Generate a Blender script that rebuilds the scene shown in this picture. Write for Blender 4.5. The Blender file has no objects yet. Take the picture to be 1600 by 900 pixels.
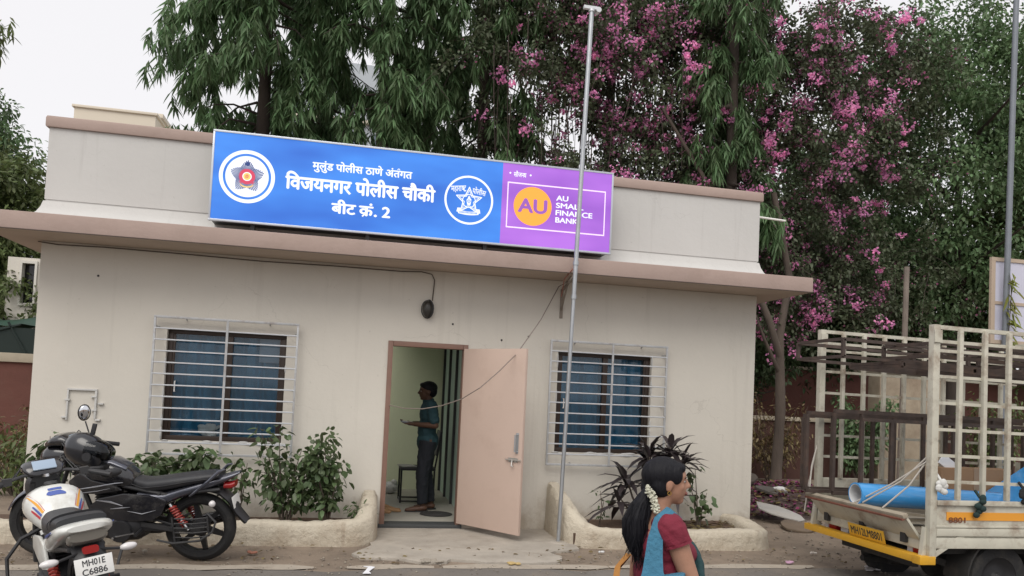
import bpy, bmesh, math, random
import numpy as np
from mathutils import Vector, Matrix
random.seed(7); rng = np.random.default_rng(11)
R = math.radians
S = bpy.context.scene
COL = S.collection

# ---------------------------------------------------------------- camera, sky, sun, exposure
def setup_view():
    yaw, pitch, roll = R(11.82329), R(2.57964), R(2.62683)
    f = Vector((math.sin(yaw)*math.cos(pitch), math.cos(yaw)*math.cos(pitch), math.sin(pitch)))
    r0 = Vector((math.cos(yaw), -math.sin(yaw), 0)); u0 = r0.cross(f)
    r = r0*math.cos(roll) + u0*math.sin(roll); u = -r0*math.sin(roll) + u0*math.cos(roll)
    cd = bpy.data.cameras.new('camera'); co = bpy.data.objects.new('camera', cd); COL.objects.link(co)
    M = Matrix.Identity(4)
    for i in range(3):
        M[i][0], M[i][1], M[i][2] = r[i], u[i], -f[i]
    M.translation = Vector((-0.40183, -8.77255, 1.57141)); co.matrix_world = M
    cd.sensor_fit = 'HORIZONTAL'; cd.sensor_width = 36.0; cd.lens = 36.0*1200.28/1600
    cd.shift_y = (562.51-450)/1600; cd.clip_start = .05; cd.clip_end = 2000
    S.camera = co
    w = bpy.data.worlds.new("World"); S.world = w; w.use_nodes = True
    nt = w.node_tree; bg = nt.nodes['Background']
    sky = nt.nodes.new('ShaderNodeTexSky'); sky.sky_type = 'NISHITA'; sky.sun_disc = False
    sky.sun_elevation = R(52); sky.sun_rotation = R(205); sky.air_density = 1.3; sky.dust_density = 5.0; sky.ozone_density = 1.0
    hs = nt.nodes.new('ShaderNodeHueSaturation'); hs.inputs['Saturation'].default_value = .12
    nt.links.new(sky.outputs[0], hs.inputs['Color']); 
    # thin bright cloud deck over the clear sky: most of the light is even and white
    mx = nt.nodes.new('ShaderNodeMix'); mx.data_type = 'RGBA'; mx.inputs[0].default_value = .8
    nt.links.new(hs.outputs[0], mx.inputs[6]); mx.inputs[7].default_value = (7.2, 7.1, 7.3, 1); nt.links.new(mx.outputs[2], bg.inputs[0])
    bg.inputs[1].default_value = 0.12
    sl = bpy.data.lights.new('sun', 'SUN'); sl.energy = 1.5; sl.angle = R(45); sl.color = (1, .945, .86)
    so = bpy.data.objects.new('sun', sl); COL.objects.link(so)
    az, el = R(205), R(52)     # sun_rotation is clockwise from +Y
    d = Vector((math.sin(az)*math.cos(el), math.cos(az)*math.cos(el), math.sin(el)))
    so.rotation_euler = d.to_track_quat('Z', 'Y').to_euler(); so.location = (0, -20, 30)
    vs = S.view_settings; vs.view_transform = 'Standard'; vs.look = 'None'; vs.gamma = 1; vs.use_curve_mapping = False
    vs.exposure = 0.27
    S.cycles.max_bounces = 8; S.cycles.transparent_max_bounces = 12
setup_view()

# ---------------------------------------------------------------- materials
MATS = {}
def mat(name, col, rough=.7, metal=0, var=.0, vscale=3.0, bump=0.0, bscale=40.0, dirt=None, dirt_amt=.0, dirt_scale=1.5,
        emit=None, estr=1.0, coat=0, spec=.5, island=0.0, transl=0.0, stretch=None):
    if name in MATS: return MATS[name]
    m = bpy.data.materials.new(name); m.use_nodes = True; MATS[name] = m
    nt = m.node_tree; N = nt.nodes; L = nt.links; b = N['Principled BSDF']
    b.inputs['Roughness'].default_value = rough; b.inputs['Metallic'].default_value = metal
    b.inputs['Specular IOR Level'].default_value = spec
    if coat: b.inputs['Coat Weight'].default_value = coat; b.inputs['Coat Roughness'].default_value = .08
    c4 = (*col, 1); b.inputs['Base Color'].default_value = c4
    cur = None
    tc = N.new('ShaderNodeTexCoord'); src = tc.outputs['Object']
    if stretch:
        mp = N.new('ShaderNodeMapping'); mp.inputs['Scale'].default_value = stretch; L.new(src, mp.inputs[0]); src = mp.outputs[0]
    def noise(sc, det=5, ro=.6):
        n = N.new('ShaderNodeTexNoise'); n.inputs['Scale'].default_value = sc; n.inputs['Detail'].default_value = det
        n.inputs['Roughness'].default_value = ro; L.new(src, n.inputs['Vector']); return n
    if var or island:
        hsv = N.new('ShaderNodeHueSaturation'); hsv.inputs['Color'].default_value = c4
        val = None
        if var:
            mr = N.new('ShaderNodeMapRange'); L.new(noise(vscale).outputs['Fac'], mr.inputs[0])
            mr.inputs[1].default_value = .28; mr.inputs[2].default_value = .72
            mr.inputs[3].default_value = 1-var; mr.inputs[4].default_value = 1+var; val = mr.outputs[0]
        if island:
            g = N.new('ShaderNodeNewGeometry')
            mr2 = N.new('ShaderNodeMapRange'); L.new(g.outputs['Random Per Island'], mr2.inputs[0])
            mr2.inputs[3].default_value = 1-island; mr2.inputs[4].default_value = 1+island
            mrh = N.new('ShaderNodeMapRange'); L.new(g.outputs['Random Per Island'], mrh.inputs[0])
            mrh.inputs[3].default_value = .478; mrh.inputs[4].default_value = .515; L.new(mrh.outputs[0], hsv.inputs['Hue'])
            if val:
                mu = N.new('ShaderNodeMath'); mu.operation = 'MULTIPLY'; L.new(val, mu.inputs[0]); L.new(mr2.outputs[0], mu.inputs[1]); val = mu.outputs[0]
            else: val = mr2.outputs[0]
        L.new(val, hsv.inputs['Value']); cur = hsv.outputs[0]
    if dirt:
        ra = N.new('ShaderNodeMapRange'); L.new(noise(dirt_scale, 7, .68).outputs['Fac'], ra.inputs[0])
        ra.inputs[1].default_value = .5; ra.inputs[2].default_value = .72; ra.inputs[4].default_value = dirt_amt
        mx = N.new('ShaderNodeMix'); mx.data_type = 'RGBA'; mx.inputs[6].default_value = c4
        if cur: L.new(cur, mx.inputs[6])
        mx.inputs[7].default_value = (*dirt, 1); L.new(ra.outputs[0], mx.inputs[0]); cur = mx.outputs[2]
    if cur: L.new(cur, b.inputs['Base Color'])
    if bump:
        bp = N.new('ShaderNodeBump'); bp.inputs['Strength'].default_value = bump; bp.inputs['Distance'].default_value = .02
        L.new(noise(bscale).outputs['Fac'], bp.inputs['Height']); L.new(bp.outputs[0], b.inputs['Normal'])
    if emit:
        b.inputs['Emission Color'].default_value = (*emit, 1); b.inputs['Emission Strength'].default_value = estr
    if transl:
        t = N.new('ShaderNodeBsdfTranslucent'); t.inputs['Color'].default_value = (min(1, col[0]*1.6), min(1, col[1]*1.7), col[2]*1.1, 1)
        if cur: L.new(cur, t.inputs['Color'])
        ms = N.new('ShaderNodeMixShader'); ms.inputs[0].default_value = transl
        L.new(b.outputs[0], ms.inputs[1]); L.new(t.outputs[0], ms.inputs[2]); L.new(ms.outputs[0], N['Material Output'].inputs[0])
    return m

def wall_mat(name, col, streak=(.3, .27, .23), samt=.35, stain_z=None, rough=(.25, .012)):
    """painted plaster: mottling, faint vertical rain streaks, fine bump, grime rising from the foot of the wall"""
    m = bpy.data.materials.new(name); m.use_nodes = True; MATS[name] = m
    nt = m.node_tree; N = nt.nodes; L = nt.links; b = N['Principled BSDF']; b.inputs['Roughness'].default_value = .85
    tc = N.new('ShaderNodeTexCoord')
    def nz(scale, det=6, ro=.6, vec=None):
        n = N.new('ShaderNodeTexNoise'); n.inputs['Scale'].default_value = scale; n.inputs['Detail'].default_value = det
        n.inputs['Roughness'].default_value = ro; L.new(vec or tc.outputs['Object'], n.inputs['Vector']); return n.outputs['Fac']
    def mr(v, a, bb, c, d):
        q = N.new('ShaderNodeMapRange'); L.new(v, q.inputs[0]); q.inputs[1].default_value = a; q.inputs[2].default_value = bb
        q.inputs[3].default_value = c; q.inputs[4].default_value = d; return q.outputs[0]
    def mix(fac, a, bcol):
        x = N.new('ShaderNodeMix'); x.data_type = 'RGBA'; L.new(fac, x.inputs[0])
        if isinstance(a, tuple): x.inputs[6].default_value = (*a, 1)
        else: L.new(a, x.inputs[6])
        x.inputs[7].default_value = (*bcol, 1); return x.outputs[2]
    c = mix(mr(nz(.9), .35, .7, 0, .55), col, tuple(v*.87 for v in col))
    mp = N.new('ShaderNodeMapping'); mp.inputs['Scale'].default_value = (7, 7, .35); L.new(tc.outputs['Object'], mp.inputs[0])
    c = mix(mr(nz(1.0, 5, .65, mp.outputs[0]), .56, .78, 0, samt), c, streak)
    c = mix(mr(nz(26, 3, .5), .70, .78, 0, .35), c, streak)
    vo = N.new('ShaderNodeTexVoronoi'); vo.feature = 'DISTANCE_TO_EDGE'; vo.inputs['Scale'].default_value = .75     # hairline cracks, only here and there
    wn = N.new('ShaderNodeTexNoise'); wn.inputs['Scale'].default_value = 3; wn.inputs['Detail'].default_value = 6; L.new(tc.outputs['Object'], wn.inputs['Vector'])
    va = N.new('ShaderNodeVectorMath'); va.operation = 'MULTIPLY_ADD'; L.new(wn.outputs['Color'], va.inputs[0]); va.inputs[1].default_value = (.5, .5, .5); L.new(tc.outputs['Object'], va.inputs[2]); L.new(va.outputs[0], vo.inputs['Vector'])
    cm = N.new('ShaderNodeMath'); cm.operation = 'MULTIPLY'; L.new(mr(vo.outputs['Distance'], 0, .004, .3, 0), cm.inputs[0]); L.new(mr(nz(.8, 3), .5, .58, 0, 1), cm.inputs[1])
    c = mix(cm.outputs[0], c, streak)
    c = mix(mr(nz(2.6, 8, .72), .58, .70, 0, .08), c, tuple(min(1, v*1.22) for v in col))
    if stain_z is not None:
        sp = N.new('ShaderNodeSeparateXYZ'); L.new(tc.outputs['Object'], sp.inputs[0])
        ad = N.new('ShaderNodeMath'); ad.operation = 'ADD'; L.new(sp.outputs[2], ad.inputs[0])
        L.new(mr(nz(3.5, 6, .7), .3, .7, -.22, .22), ad.inputs[1])
        c = mix(mr(ad.outputs[0], stain_z, stain_z-.3, 0, .6), c, (.30, .23, .16))
    L.new(c, b.inputs['Base Color'])
    bp = N.new('ShaderNodeBump'); bp.inputs['Strength'].default_value = rough[0]; bp.inputs['Distance'].default_value = rough[1]
    L.new(nz(16, 8, .65), bp.inputs['Height']); L.new(bp.outputs[0], b.inputs['Normal'])
    return m

def glass_mat(name, tint=(.86, .9, .92), refl=.1):
    m = bpy.data.materials.new(name); m.use_nodes = True; MATS[name] = m
    nt = m.node_tree; N = nt.nodes; L = nt.links
    t = N.new('ShaderNodeBsdfTransparent'); t.inputs[0].default_value = (*tint, 1)
    g = N.new('ShaderNodeBsdfGlossy'); g.inputs['Roughness'].default_value = .04
    fr = N.new('ShaderNodeFresnel'); fr.inputs[0].default_value = 1.5
    ms = N.new('ShaderNodeMixShader'); L.new(fr.outputs[0], ms.inputs[0]); L.new(t.outputs[0], ms.inputs[1]); L.new(g.outputs[0], ms.inputs[2])
    L.new(ms.outputs[0], N['Material Output'].inputs[0]); return m

# ---------------------------------------------------------------- mesh building
class MB:
    def __init__(s): s.v = []; s.f = []; s.mi = []
    def add(s, vs, fs, mi=0):
        o = len(s.v); s.v += [tuple(map(float, p)) for p in vs]; s.f += [tuple(i+o for i in q) for q in fs]; s.mi += [mi]*len(fs); return s
    def box(s, x0, x1, y0, y1, z0, z1, mi=0):
        return s.add([(x0,y0,z0),(x1,y0,z0),(x1,y1,z0),(x0,y1,z0),(x0,y0,z1),(x1,y0,z1),(x1,y1,z1),(x0,y1,z1)],
                     [(0,3,2,1),(4,5,6,7),(0,1,5,4),(1,2,6,5),(2,3,7,6),(3,0,4,7)], mi)
    def obox(s, c, size, M=None, mi=0):
        hx, hy, hz = [k/2 for k in size]; M = M or Matrix.Identity(3); c = Vector(c)
        vs = [c + M @ Vector(p) for p in [(-hx,-hy,-hz),(hx,-hy,-hz),(hx,hy,-hz),(-hx,hy,-hz),(-hx,-hy,hz),(hx,-hy,hz),(hx,hy,hz),(-hx,hy,hz)]]
        return s.add(vs, [(0,3,2,1),(4,5,6,7),(0,1,5,4),(1,2,6,5),(2,3,7,6),(3,0,4,7)], mi)
    def rings(s, rings, closed=False, caps=True, mi=0):
        n = len(rings[0]); vs = [p for r in rings for p in r]; fs = []; k = len(rings)
        for i in range(k if closed else k-1):
            a, b = i*n, ((i+1) % k)*n
            for j in range(n): fs.append((a+j, a+(j+1) % n, b+(j+1) % n, b+j))
        if caps and not closed: fs += [tuple(range(n-1, -1, -1)), tuple((k-1)*n+j for j in range(n))]
        return s.add(vs, fs, mi)
    def tube(s, pts, r, seg=8, mi=0, closed=False, square=False, up=None):
        pts = [Vector(p) for p in pts]; k = len(pts); rs = r if isinstance(r, (list, tuple)) else [r]*k
        if square: seg = 4
        T = []
        for i in range(k):
            a = pts[(i-1) % k] if (i or closed) else pts[0]; b = pts[(i+1) % k] if (i < k-1 or closed) else pts[-1]
            T.append((b-a).normalized() if (b-a).length > 1e-9 else Vector((0,0,1)))
        ref = Vector(up) if up else (Vector((0,0,1)) if abs(T[0].z) < .9 else Vector((0,1,0)))
        nrm = (ref - T[0]*ref.dot(T[0])).normalized(); rings = []
        for i in range(k):
            nrm = (nrm - T[i]*nrm.dot(T[i])).normalized(); bi = T[i].cross(nrm)
            off = math.pi/4 if square else 0; rr = rs[i]*(math.sqrt(2) if square else 1)
            rings.append([pts[i] + (nrm*math.cos(2*math.pi*j/seg+off) + bi*math.sin(2*math.pi*j/seg+off))*rr for j in range(seg)])
        return s.rings(rings, closed, True, mi)
    def lathe(s, prof, c, axis='y', seg=28, mi=0):
        """prof: list of (radius, along); closed profile loop revolved round an axis through c"""
        c = Vector(c); rings = []
        for j in range(seg):
            a = 2*math.pi*j/seg; ca, sa = math.cos(a), math.sin(a); ring = []
            for (r, t) in prof:
                ring.append(c + (Vector((r*ca, t, r*sa)) if axis == 'y' else Vector((t, r*ca, r*sa)) if axis == 'x' else Vector((r*ca, r*sa, t))))
            rings.append(ring)
        return s.rings(rings, True, False, mi)
    def ell(s, c, r, M=None, nu=16, nv=10, mi=0):
        c = Vector(c); M = M or Matrix.Identity(3); vs = [c + M @ Vector((0,0,-r[2]))]; fs = []
        for i in range(1, nv):
            p = -math.pi/2 + math.pi*i/nv
            for j in range(nu):
                a = 2*math.pi*j/nu; vs.append(c + M @ Vector((r[0]*math.cos(p)*math.cos(a), r[1]*math.cos(p)*math.sin(a), r[2]*math.sin(p))))
        vs.append(c + M @ Vector((0,0,r[2]))); top = len(vs)-1
        for j in range(nu):
            fs.append((0, 1+(j+1) % nu, 1+j)); b = 1+(nv-2)*nu; fs.append((top, b+j, b+(j+1) % nu))
        for i in range(nv-2):
            for j in range(nu):
                a = 1+i*nu; fs.append((a+j, a+(j+1) % nu, a+nu+(j+1) % nu, a+nu+j))
        return s.add(vs, fs, mi)
    def cap(s, p0, r0, p1, r1, seg=12, mi=0):
        """tapered limb with rounded ends"""
        p0, p1 = Vector(p0), Vector(p1); d = (p1-p0); L = d.length
        if L < 1e-6: return s.ell(p0, (r0,)*3)
        d.normalize(); pts = []; rs = []
        for a in (-85, -60, -30): pts.append(p0 + d*r0*math.sin(R(a))); rs.append(r0*math.cos(R(a)))
        for t in (0, .25, .5, .75, 1): pts.append(p0 + d*L*t); rs.append(r0+(r1-r0)*t)
        for a in (30, 60, 85): pts.append(p1 + d*r1*math.sin(R(a))); rs.append(r1*math.cos(R(a)))
        return s.tube(pts, rs, seg, mi)
    def loft(s, secs, n=20, mi=0, axis='x'):
        """secs: (t, centre_height, half_height, half_width, exponent) stations along an axis"""
        rings = []
        for (x, zc, hz, hy, e) in secs:
            ring = []
            for j in range(n):
                a = 2*math.pi*j/n; ca, sa = math.cos(a), math.sin(a)
                yy = hy*math.copysign(abs(ca)**(2/e), ca); zz = zc + hz*math.copysign(abs(sa)**(2/e), sa)
                ring.append((x, yy, zz) if axis == 'x' else (yy, x, zz))
            rings.append(ring)
        return s.rings(rings, False, True, mi)
    def prism(s, poly, t0, t1, plane='xz', mi=0):
        n = len(poly)
        def P(a, b, t): return (a, t, b) if plane == 'xz' else (a, b, t) if plane == 'xy' else (t, a, b)
        vs = [P(a, b, t0) for a, b in poly] + [P(a, b, t1) for a, b in poly]
        fs = [tuple(range(n)), tuple(range(2*n-1, n-1, -1))] + [(j, n+j, n+(j+1) % n, (j+1) % n) for j in range(n)]
        return s.add(vs, fs, mi)
    def xf(s, M):
        s.v = [tuple(M @ Vector(p)) for p in s.v]; return s

WM = {}
def link(o, parent=None):
    COL.objects.link(o)
    if parent is not None: o.parent = parent
    return o
def mesh_obj(name, me, mats, parent=None, world=True, smooth=35):
    ms = mats if isinstance(mats, (list, tuple)) else [mats]
    for m in ms: me.materials.append(m)
    if parent is not None and world and parent.name in WM: me.transform(WM[parent.name].inverted())
    o = bpy.data.objects.new(name, me); link(o, parent)
    if parent is not None and parent.name in WM: WM[o.name] = WM[parent.name]
    else: WM[o.name] = Matrix.Identity(4)
    if smooth:
        me.polygons.foreach_set('use_smooth', [True]*len(me.polygons)); me.set_sharp_from_angle(angle=R(smooth))
    return o
def build(name, mb, mats, parent=None, world=True, smooth=35, bevel=0, fix=True, rough=0):
    me = bpy.data.meshes.new(name); me.from_pydata(mb.v, [], mb.f)
    if any(mb.mi): me.polygons.foreach_set('material_index', mb.mi)
    if fix or bevel:
        bm = bmesh.new(); bm.from_mesh(me)
        bmesh.ops.recalc_face_normals(bm, faces=bm.faces)
        if bevel:
            es = [e for e in bm.edges if len(e.link_faces) == 2 and e.calc_face_angle(0) > R(40)]
            bmesh.ops.bevel(bm, geom=es, offset=bevel, segments=2, affect='EDGES', clamp_overlap=True, profile=.6)
        bm.to_mesh(me); bm.free()
    me.update()
    return mesh_obj(name, me, mats, parent, world, smooth)
def tag(o, label=None, cat=None, group=None, kind=None):
    if label: o['label'] = label
    if cat: o['category'] = cat
    if group: o['group'] = group
    if kind: o['kind'] = kind
    return o
def root(name, loc, label, cat, group=None, rz=0, rx=0, ry=0):
    o = bpy.data.objects.new(name, None); o.empty_display_size = .1; COL.objects.link(o)
    M = Matrix.Translation(Vector(loc)) @ Matrix.Rotation(rz, 4, 'Z') @ Matrix.Rotation(ry, 4, 'Y') @ Matrix.Rotation(rx, 4, 'X')
    o.matrix_world = M; WM[o.name] = M
    return tag(o, label, cat, group)
def remesh(mb, voxel, smooth_it=4, disp=0):
    """fuse overlapping pieces into one continuous surface"""
    me = bpy.data.meshes.new('tmp'); me.from_pydata(mb.v, [], mb.f); o = bpy.data.objects.new('tmp', me); COL.objects.link(o)
    bm = bmesh.new(); bm.from_mesh(me); bmesh.ops.recalc_face_normals(bm, faces=bm.faces); bm.to_mesh(me); bm.free()
    r = o.modifiers.new('r', 'REMESH'); r.mode = 'VOXEL'; r.voxel_size = voxel
    s = o.modifiers.new('s', 'SMOOTH'); s.factor = .5; s.iterations = smooth_it
    dg = bpy.context.evaluated_depsgraph_get(); ev = o.evaluated_get(dg)
    out = bpy.data.meshes.new_from_object(ev); bpy.data.objects.remove(o); bpy.data.meshes.remove(me); return out

def np_mesh(name, V, F, mat_, parent=None, nper=None, world=True, smooth=False):
    """V (n,3) array, F list of equal-size index arrays"""
    me = bpy.data.meshes.new(name); F = np.asarray(F, dtype=np.int32); k = F.shape[1]
    me.vertices.add(len(V)); me.vertices.foreach_set('co', np.asarray(V, np.float32).ravel())
    me.loops.add(F.size); me.loops.foreach_set('vertex_index', F.ravel())
    me.polygons.add(len(F)); me.polygons.foreach_set('loop_start', np.arange(0, F.size, k, dtype=np.int32))
    me.polygons.foreach_set('loop_total', np.full(len(F), k, np.int32)); me.update(calc_edges=True); me.validate()
    return mesh_obj(name, me, mat_, parent, world, 0)

def unit(a): return a/np.maximum(np.linalg.norm(a, axis=-1, keepdims=True), 1e-9)
def leaves(P, D, N, L, W, curl=.25, fold=.25, shape='lance'):
    """leaf blades from base points P along D with face normals N; returns vertices, quads"""
    P, D, N = map(np.asarray, (P, D, N)); n = len(P)
    L = np.broadcast_to(np.asarray(L, float), (n,))[:, None]; W = np.broadcast_to(np.asarray(W, float), (n,))[:, None]
    D = unit(D); Sd = unit(np.cross(D, N)); N = unit(np.cross(Sd, D))
    t1, t2 = (.3, .68) if shape == 'lance' else (.32, .72)
    w1, w2 = (.48, .34) if shape == 'lance' else (.5, .4)
    down = np.array([0, 0, -1.0])
    def pt(t): return P + D*L*t + down*L*curl*t*t
    m1, m2 = pt(t1), pt(t2)
    V = np.stack([P, m1+Sd*W*w1+N*W*fold*.5, m1-Sd*W*w1+N*W*fold*.5, m2+Sd*W*w2+N*W*fold*.4, m2-Sd*W*w2+N*W*fold*.4, pt(1.0), m1, m2], 1).reshape(-1, 3)
    o = (np.arange(n)*8)[:, None]
    T = np.array([[0,1,6],[0,6,2],[1,3,7],[1,7,6],[2,6,7],[2,7,4],[3,5,7],[4,7,5]])
    return V, (o[:, None, :]+T[None]).reshape(-1, 3)
def rand_dir(n):
    return unit(rng.normal(size=(n, 3)))
# ---------------------------------------------------------------- ground
def gz(y):      # the road lies a little lower than the apron in front of the door
    t = min(1, max(0, (-1.5-y)/4.2)); return -.1*t*t*(3-2*t)
M_DIRT = mat('dirt', (.21,.165,.125), .95, var=.28, vscale=1.6, bump=.6, bscale=22, dirt=(.13,.10,.075), dirt_amt=.7, dirt_scale=2.2)
M_ASPH = mat('asphalt', (.155,.14,.125), .9, var=.22, vscale=1.1, bump=.5, bscale=90, dirt=(.23,.19,.15), dirt_amt=.75, dirt_scale=.9)
M_CONC = mat('old_concrete', (.36,.325,.28), .9, var=.16, vscale=2.2, bump=.4, bscale=30, dirt=(.22,.19,.155), dirt_amt=.6, dirt_scale=2.5)
M_KERB = mat('kerb_paint_worn', (.36,.315,.26), .9, var=.15, vscale=3, bump=.4, bscale=40, dirt=(.2,.165,.13), dirt_amt=.8, dirt_scale=3)
def sheet(name, xs, ys, dz, m, zf=gz, jit=None):
    V = []; F = []; nx = len(xs)
    for j, y in enumerate(ys):
        for i, x in enumerate(xs):
            yy = y + (jit(x) if jit and j in (0, len(ys)-1) else 0); V.append((x, yy, zf(yy)+dz))
    for j in range(len(ys)-1):
        for i in range(nx-1): F.append((j*nx+i, j*nx+i+1, (j+1)*nx+i+1, (j+1)*nx+i))
    mb = MB(); mb.add(V, F); return build(name, mb, m, fix=False)
tag(sheet('ground', [-400,-60,-20,-8,-4,0,4,8,14,30,80,400], [-400,-40,-12,-6,-5.7,-5.2,-4.6,-4,-3.5,-3,-2.5,-2,-1.5,-1,0,3,6,12,40,400], -.004, M_DIRT), kind='structure')
def wob(x): return .05*math.sin(x*2.3)+.035*math.sin(x*5.9+1)+.02*math.sin(x*13.7)
tag(sheet('road', [-60+.25*i for i in range(481)], [-9.5,-6,-5.7,-5.2,-4.6,-4,-3.5,-3,-2.7,-2.4,-2.1,-1.93], .003, M_ASPH, jit=wob), kind='structure')
kb = MB()
for a, b in ((-14, -.62), (-.34, .42), (.5, 2.05), (2.06, 4.2)):      # worn flush kerb, broken at the apron
    xs = np.linspace(a, b, max(3, int((b-a)/.18)))
    V = []
    for i, x in enumerate(xs):
        w = .07 if i not in (0, len(xs)-1) else .03
        y = -1.86+.5*wob(x)*.5; V += [(x, y-w+.02*math.sin(x*9), gz(y)+.005), (x, y+w+.02*math.sin(x*7+2), gz(y)+.012)]
    kb.add(V, [(2*i, 2*i+2, 2*i+3, 2*i+1) for i in range(len(xs)-1)])
tag(build('kerb', kb, M_KERB, fix=False), kind='structure')
ap = []; rr = random.Random(3)
edge = [(-.2,0),(-.17,-.5),(-.12,-.98),(-.3,-1.38),(-.22,-1.52),(.15,-1.60),(.3,-1.72),(.55,-1.70),(.6,-1.62),(.9,-1.72),(1.3,-1.76),(1.62,-1.72),(1.72,-1.5),(1.63,-1.3),(1.75,-1.22),(2.0,-1.12),(2.05,-.7),(2.02,0)]
for (a, b) in zip(edge, edge[1:]):
    for t in (0, .33, .66):
        j = .018 if b[1] < -.9 else 0
        ap.append((a[0]+(b[0]-a[0])*t+rr.uniform(-j, j), a[1]+(b[1]-a[1])*t+rr.uniform(-j, j)))
ap.append(edge[-1])
amb = MB(); amb.prism(ap[::-1], -.05, .022, 'xy')
tag(build('pavement', amb, M_CONC, bevel=.006), kind='structure')
crk = MB()     # broken-out patch of the apron showing rubble
for k in range(26): 
    x, y = rr.uniform(.33, .52), rr.uniform(-1.74, -1.6); q = rr.uniform(.012, .03); crk.ell((x, y, .02), (q, q*.8, q*.5), nu=6, nv=4)
tag(build('gravel', crk, mat('rubble_grey', (.27,.24,.2), .95, var=.2), smooth=0), 'crumbled concrete grit in the broken edge of the apron', 'gravel', kind='stuff')

# ---------------------------------------------------------------- the police post
M_WALL = wall_mat('cream_plaster', (.615,.582,.52), samt=.24, stain_z=.30)
M_PARA = wall_mat('pale_parapet_paint', (.55,.545,.53), (.31,.30,.28), .42)
M_PINK = mat('dusty_pink_paint', (.375,.285,.25), .8, var=.07, vscale=2, bump=.15, bscale=30, dirt=(.27,.2,.165), dirt_amt=.4, dirt_scale=2.2)
M_SOFFIT = mat('soffit_beige', (.46,.375,.31), .9, var=.08, vscale=2)
M_DOOR = mat('door_pink_paint', (.53,.405,.34), .55, var=.035, vscale=1.2, bump=.05, bscale=20, dirt=(.44,.32,.26), dirt_amt=.5, dirt_scale=2.6)
M_FRAME = mat('door_frame_brown', (.21,.12,.09), .6, var=.1, vscale=5)
M_GREEN = mat('pale_green_paint', (.68,.72,.52), .85, var=.05, vscale=1.5)
M_TILE = mat('floor_tile', (.36,.34,.30), .5, var=.12, vscale=2)
M_STEEL = mat('grey_painted_steel', (.44,.45,.46), .45, .3, var=.12, vscale=12, dirt=(.22,.15,.11), dirt_amt=.5, dirt_scale=9)
M_GALV = mat('galvanised_pipe', (.42,.44,.46), .42, .75, var=.1, vscale=8)
M_BROWNWIN = mat('brown_window_frame', (.035,.022,.016), .45, .2)
M_GLASS = glass_mat('window_glass')
M_CURT = mat('blue_curtain', (.05,.22,.36), .9, var=.12, vscale=4)
M_BLACK = mat('black_plastic', (.018,.018,.02), .5)
M_DARK = mat('dark_metal', (.05,.05,.052), .5, .4)

XL, XR, YB, ZR = -3.61, 4.535, 4.6, 2.945
post = root('police_post', (.46, 2.2, 0), 'single storey cream plastered building with pink canopy and parapet, door standing open', 'building')
def wall_open(xs, zs, holes, y0, y1):
    """wall in the xz plane between y0 and y1 with rectangular holes; reveals included"""
    mb = MB(); xs = sorted(xs); zs = sorted(zs)
    def solid(i, k):
        if i < 0 or k < 0 or i >= len(xs)-1 or k >= len(zs)-1: return False
        cx, cz = (xs[i]+xs[i+1])/2, (zs[k]+zs[k+1])/2
        return not any(h[0] < cx < h[1] and h[2] < cz < h[3] for h in holes)
    for i in range(len(xs)-1):
        for k in range(len(zs)-1):
            if not solid(i, k): continue
            a, b, c, d = xs[i], xs[i+1], zs[k], zs[k+1]
            mb.add([(a,y0,c),(b,y0,c),(b,y0,d),(a,y0,d)], [(0,1,2,3)]); mb.add([(a,y1,c),(b,y1,c),(b,y1,d),(a,y1,d)], [(3,2,1,0)])
            if not solid(i-1, k): mb.add([(a,y0,c),(a,y1,c),(a,y1,d),(a,y0,d)], [(3,2,1,0)])
            if not solid(i+1, k): mb.add([(b,y0,c),(b,y1,c),(b,y1,d),(b,y0,d)], [(0,1,2,3)])
            if not solid(i, k-1): mb.add([(a,y0,c),(b,y0,c),(b,y1,c),(a,y1,c)], [(3,2,1,0)])
            if not solid(i, k+1): mb.add([(a,y0,d),(b,y0,d),(b,y1,d),(a,y1,d)], [(0,1,2,3)])
    return mb
W1, W2 = (-2.337, -1.105, .921, 2.108), (1.99, 3.17, .921, 2.108)
DR = (0.0, .914, -.2, 2.12)
fw = wall_open([XL, W1[0], W1[1], 0, .914, W2[0], W2[1], XR], [-.2, .921, 2.108, 2.12, ZR], [W1, W2, DR], 0, .2)
fw.box(XL, XL+.2, .2, YB, -.2, ZR); fw.box(XR-.2, XR, .2, YB, -.2, ZR)
build('wall', fw, M_WALL, post, smooth=0, fix=False)
bw = wall_open([XL, -1.6, .85, XR], [-.2, .3, 2.8, ZR], [(-1.6, .85, .3, 2.8)], YB, YB+.2)   # rear wall; unseen opening added to brighten the lobby
build('wall', bw, M_WALL, post, smooth=0, fix=False)
SK = (-1.45, -.05, 1.1, 2.9)      # unseen gap in the roof, added to let daylight into the lobby
sl = MB(); sl.box(-3.97, 4.93, -.6, SK[2], ZR+.003, 3.125); sl.box(-3.97, SK[0], SK[2], SK[3], ZR+.003, 3.124); sl.box(SK[1], 4.93, SK[2], SK[3], ZR+.003, 3.124); sl.box(-3.97, 4.93, SK[3], YB+.5, ZR+.003, 3.124)
sc = build('canopy', sl, [M_PINK, M_SOFFIT], post, bevel=.012)
for p in sc.data.polygons:
    if p.normal.z < -.9: p.material_index = 1
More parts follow.
